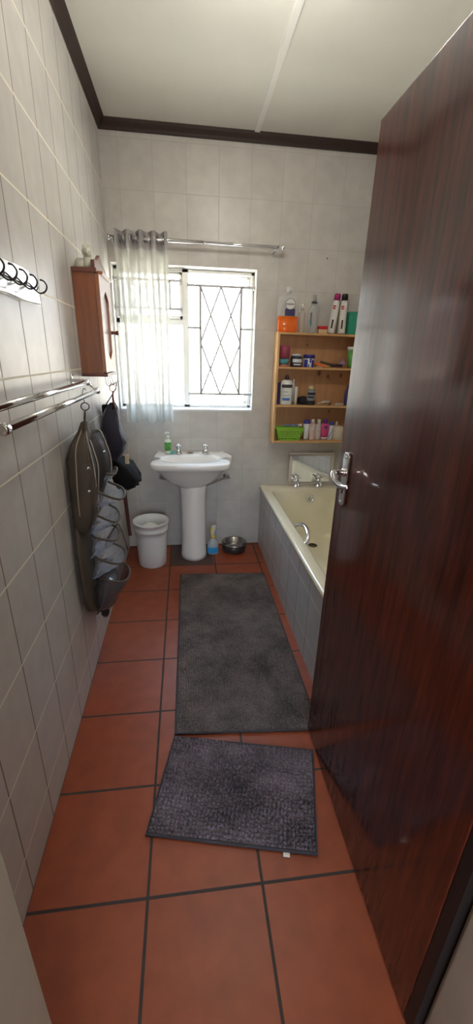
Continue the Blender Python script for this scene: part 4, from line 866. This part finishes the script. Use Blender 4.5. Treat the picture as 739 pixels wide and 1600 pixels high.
def rug(tlc, trc, brc, blc, pu, pv, m, edge, name, label, zb=.0, crease=None, A=.009, res=5, wav=None):
    """chenille bobble rug: corners top-left, top-right, bottom-right, bottom-left in floor x,y"""
    root = thing(name, label, 'rug', ((tlc[0]+brc[0])/2,(tlc[1]+brc[1])/2,0), None)
    P = [np.array(q) for q in (tlc,trc,brc,blc)]
    Lu = np.linalg.norm(P[1]-P[0]); Lv = np.linalg.norm(P[3]-P[0])
    cu, cv = int(Lu/pu), int(Lv/pv); nu, nv = cu*res+1, cv*res+1
    u = np.linspace(0,1,nu); v = np.linspace(0,1,nv); U, V = np.meshgrid(u,v)
    gu = U*cu + .10*np.sin(V*cv*.37)+.12*np.sin(V*cv*.11+U*4); gv = V*cv + .16*np.sin(U*cu*.5)+.2*np.sin(U*9+V*5)
    iu = np.clip(np.floor(gu).astype(int),0,cu-1); iv = np.clip(np.floor(gv).astype(int),0,cv-1)
    ja = rng.uniform(-.16,.16,(cv,cu)); jb = rng.uniform(-.16,.16,(cv,cu)); amp = rng.uniform(.55,1.15,(cv,cu)); rr = rng.uniform(.42,.52,(cv,cu))
    du = (gu-iu-.5-ja[iv,iu])/rr[iv,iu]; dv = (gv-iv-.5-jb[iv,iu])/rr[iv,iu]
    hgt = A*amp[iv,iu]*np.sqrt(np.clip(1-(du*du+dv*dv)*.95,0,1))
    patch = .75+.35*(np.sin(U*7+2*np.sin(V*9))*np.sin(V*13+U*3))
    hgt *= np.clip(patch,.55,1.1)
    X = (P[0][0]*(1-U)+P[1][0]*U)*(1-V)+(P[3][0]*(1-U)+P[2][0]*U)*V
    Y = (P[0][1]*(1-U)+P[1][1]*U)*(1-V)+(P[3][1]*(1-U)+P[2][1]*U)*V
    Z = zb+.007+hgt
    if crease:
        (ax,ay),(bx_,by_),hc = crease
        tx, ty = bx_-ax, by_-ay; L = math.hypot(tx,ty); tx/=L; ty/=L
        s_ = (X-ax)*tx+(Y-ay)*ty; d_ = -(X-ax)*ty+(Y-ay)*tx
        Z += hc*np.exp(-(d_/.012)**2)*np.clip(1-np.clip(s_,0,L)/L,0,1)*(s_>-.02)*(s_<L)
    if wav is not None: Z += wav(U,V)
    edge_d = np.minimum.reduce([U*Lu,(1-U)*Lu,V*Lv,(1-V)*Lv]); Z = np.where(edge_d < .004, zb+.006, Z)
    vs = np.stack([X,Y,Z],-1).reshape(-1,3)
    idx = np.arange(nu*nv).reshape(nv,nu)
    q = np.stack([idx[:-1,:-1],idx[1:,:-1],idx[1:,1:],idx[:-1,1:]],-1).reshape(-1,4)
    me = bpy.data.meshes.new('pile'); me.vertices.add(len(vs)); me.vertices.foreach_set('co', vs.ravel()); me.loops.add(q.size); me.loops.foreach_set('vertex_index', q.ravel().astype(np.int32))
    me.polygons.add(len(q)); me.polygons.foreach_set('loop_start', np.arange(0,q.size,4,dtype=np.int32)); me.polygons.foreach_set('use_smooth', np.ones(len(q),bool)); me.update(calc_edges=True); me.validate()
    me.materials.append(m); o = bpy.data.objects.new('pile', me); COL.objects.link(o); o.parent = root; o.matrix_parent_inverse = world(root).inverted()
    b = MB(); c_ = [(p[0],p[1]) for p in P]; cen = sum(P)/4
    def z_(p): return zb
    b.add([(p[0],p[1],zb+.001) for p in P]+[(p[0],p[1],zb+.006) for p in P], [(0,1,2,3),(7,6,5,4),(0,4,5,1),(1,5,6,2),(2,6,7,3),(3,7,4,0)]); b.build('backing', edge, root)
    b = MB(); b.tube([(p[0],p[1],zb+.0066) for p in P], .0058, closed=True, n=8); b.build('hem', edge, root)
    return root
rm1 = rugmat('chenille_grey', (.022,.017,.016), (.20,.158,.148)); rm2 = rugmat('chenille_mauve', (.024,.018,.021), (.22,.168,.190))
edgem = mat('rug_binding', (.055,.047,.052), .8, bump=.4, bscale=200)
rug((.415,2.655),(1.005,2.632),(1.000,1.322),(.402,1.360),.0120,.0100,rm1,edgem,'long_bath_rug','long charcoal bobble rug running along the bath', crease=((.40,2.20),(.68,2.09),.020), A=.0135)
r2 = rug((.398,1.345),(.944,1.228),(.852,.880),(.314,.994),.0138,.0130,rm2,edgem,'small_bath_rug','small mauve grey bobble rug nearest the doorway', A=.017, res=7)
b = MB(); b.add([(.748,.900,.004),(.768,.896,.004),(.765,.882,.003),(.745,.886,.003),(.748,.900,.0048),(.768,.896,.0048),(.765,.882,.0038),(.745,.886,.0038)], [(3,2,1,0),(4,5,6,7),(0,1,5,4),(1,2,6,5),(2,3,7,6),(3,0,4,7)]); b.build('care_tag', C(.72,.70,.62), r2)

# ------------------------------------------------------------------ door
dX0, dX1, dY0, dY1, dZ1 = .952, .992, .532, 1.334, 2.008
b = MB(); b.box((dX0,dY0,.012),(dX1,dY1,dZ1)); door = b.build('door_1', M['door'], bevel=.0025); struct(door, 'open glossy mahogany door')
hz = 1.12
b = MB(); b.loft([[(x,)+p for p in [(1.262+.020*c__[0], hz+c__[1]) for c__ in ((-1,-.075),(-.5,-.083),(.5,-.083),(1,-.075),(1,.075),(.5,.083),(-.5,.083),(-1,.075))]] for x in (dX0-.001,dX0-.010)], smooth=False)
plate = b.build('handle_plate', M['chrome'], door, bevel=.002)
b = MB(); b.lathe([(.0001,0),(.0035,0),(.0035,.002),(.0001,.002)], n=12, T=TR((dX0-.0105,1.262,hz-.032), ry=-PI/2)); b.box((dX0-.0125,1.2605,hz-.045),(dX0-.0105,1.2635,hz-.033)); b.build('keyhole', M['black'], plate)
b = MB()
for z_s in (.07,-.07): b.lathe([(.0001,0),(.0035,0),(.0035,.002),(.0001,.002)], n=12, T=TR((dX0-.010,1.262,hz+z_s), ry=-PI/2))
b.build('screw', M['satin'], plate)
b = MB(); b.lathe([(.0001,0),(.013,0),(.012,.006),(.0001,.007)], n=18, T=TR((dX0-.010,1.262,hz+.022), ry=-PI/2))
b.tube([(dX0-.010,1.262,hz+.022),(dX0-.030,1.263,hz+.024),(dX0-.044,1.258,hz+.022),(dX0-.050,1.240,hz+.014),(dX0-.051,1.215,hz+.006),(dX0-.049,1.180,hz+.004),(dX0-.046,1.150,hz+.010),(dX0-.045,1.140,hz+.013)], [.009,.009,.009,.0095,.0095,.0085,.007,.006], sub=6, n=12)
b.build('lever_handle', M['chrome'], door)
for z in (1.78,):
    b = MB(); b.tube([(dX0-.004,dY0-.006,z-.045),(dX0-.004,dY0-.006,z+.045)], .006, n=10); b.build('hinge', M['satin'], door)
b = MB(); b.box((dX0+.002,.5035,.01),(dX1+.004,dY0-.0015,2.0)); struct(b.build('trim_9', mat('dark_rebate_strip', (.012,.010,.010), .5)), 'dark strip in the rebate behind the door hinge edge')  # near-black strip fills the gap at the hinge edge

# ------------------------------------------------------------------ added fill lamps (out of view), light
def fill_lamp(name, loc, energy, col, label):
    r_ = thing(name, label, 'fill lamp', (loc[0],loc[1],H))
    b = MB(); b.lathe([(.0001,0),(.075,0),(.08,-.012),(.06,-.028),(.0001,-.028)], (loc[0],loc[1],H+.001), 32); b.build('fill_lamp_rose', M['white_pl'], r_)
    lm = bpy.data.lights.new(name+'_bulb', 'POINT'); lm.energy = energy; lm.color = col; lm.shadow_soft_size = .10
    lo = bpy.data.objects.new(name+'_bulb', lm); COL.objects.link(lo); lo.location = (loc[0],loc[1],H-.14)
fill_lamp('hall_fill_lamp', (.9,-.9), 1.6, (1,.86,.68), 'round fill lamp added at the hall ceiling behind the camera')  # unseen lamp added as weak warm fill from the hall side
fill_lamp('bathroom_fill_lamp', (.80,1.75), 6.0, (1,.95,.87), 'round fill lamp added at the bathroom ceiling, out of view')  # unseen lamp added to lift the ceiling and upper walls
for (x, y, sx_, sz_, yy, rot, nm) in ((.484, 1.546, .94, .90, D+.21, PI/2, 'window_portal'),):
    L = bpy.data.lights.new(nm, 'AREA'); L.shape = 'RECTANGLE'; L.size = sx_; L.size_y = sz_; L.cycles.is_portal = True
    o = bpy.data.objects.new(nm, L); COL.objects.link(o); o.location = (x, yy, y); o.rotation_euler = (-PI/2,0,0)

su = bpy.data.lights.new('sun', 'SUN'); su.energy = 34; su.color = (1,.93,.80); su.angle = .01
so = bpy.data.objects.new('sun', su); COL.objects.link(so); so.rotation_euler = Vector((.70,.04,-.71)).to_track_quat('-Z','Y').to_euler()
w = bpy.data.worlds.new('World'); scn.world = w; w.use_nodes = True; nt = w.node_tree
bg = nt.nodes['Background']
tc = N(nt,'ShaderNodeTexCoord'); sp_ = N(nt,'ShaderNodeSeparateXYZ'); nt.links.new(tc.outputs['Generated'],sp_.inputs[0])
r = N(nt,'ShaderNodeValToRGB'); r.color_ramp.elements[0].position = .47; r.color_ramp.elements[0].color = (.82,.74,.60,1); r.color_ramp.elements[1].position = .82; r.color_ramp.elements[1].color = (.62,.88,1.25,1)
e_ = r.color_ramp.elements.new(.56); e_.color = (.74,.80,.86,1)
mp = N(nt,'ShaderNodeMapRange'); mp.inputs['From Min'].default_value = -1; mp.inputs['From Max'].default_value = 1; nt.links.new(sp_.outputs[2],mp.inputs['Value']); nt.links.new(mp.outputs['Result'],r.inputs['Fac'])
nt.links.new(r.outputs['Color'],bg.inputs['Color']); bg.inputs['Strength'].default_value = 5.0

# ------------------------------------------------------------------ camera, render look
cam = bpy.data.cameras.new('Camera'); co = bpy.data.objects.new('Camera', cam); COL.objects.link(co)
co.location = (.46652557,.12500977,1.46342506); co.rotation_mode = 'XYZ'; co.rotation_euler = (math.radians(68.84674), math.radians(-1.49613), math.radians(-6.89489))
cam.sensor_fit = 'VERTICAL'; cam.sensor_height = 36; cam.lens = 36*629.912/1600; cam.clip_start = .01
scn.camera = co
vs_ = scn.view_settings; vs_.view_transform = 'Standard'; vs_.look = 'None'; vs_.exposure = 1.5; vs_.gamma = 1; vs_.use_curve_mapping = False
cy_ = scn.cycles; cy_.max_bounces = 12; cy_.diffuse_bounces = 6; cy_.glossy_bounces = 5; cy_.transparent_max_bounces = 24; cy_.transmission_bounces = 6; cy_.sample_clamp_indirect = 6; cy_.caustics_reflective = False; cy_.caustics_refractive = False
cy_.use_denoising = True
try: cy_.denoiser = 'OPENIMAGEDENOISE'
except Exception: pass
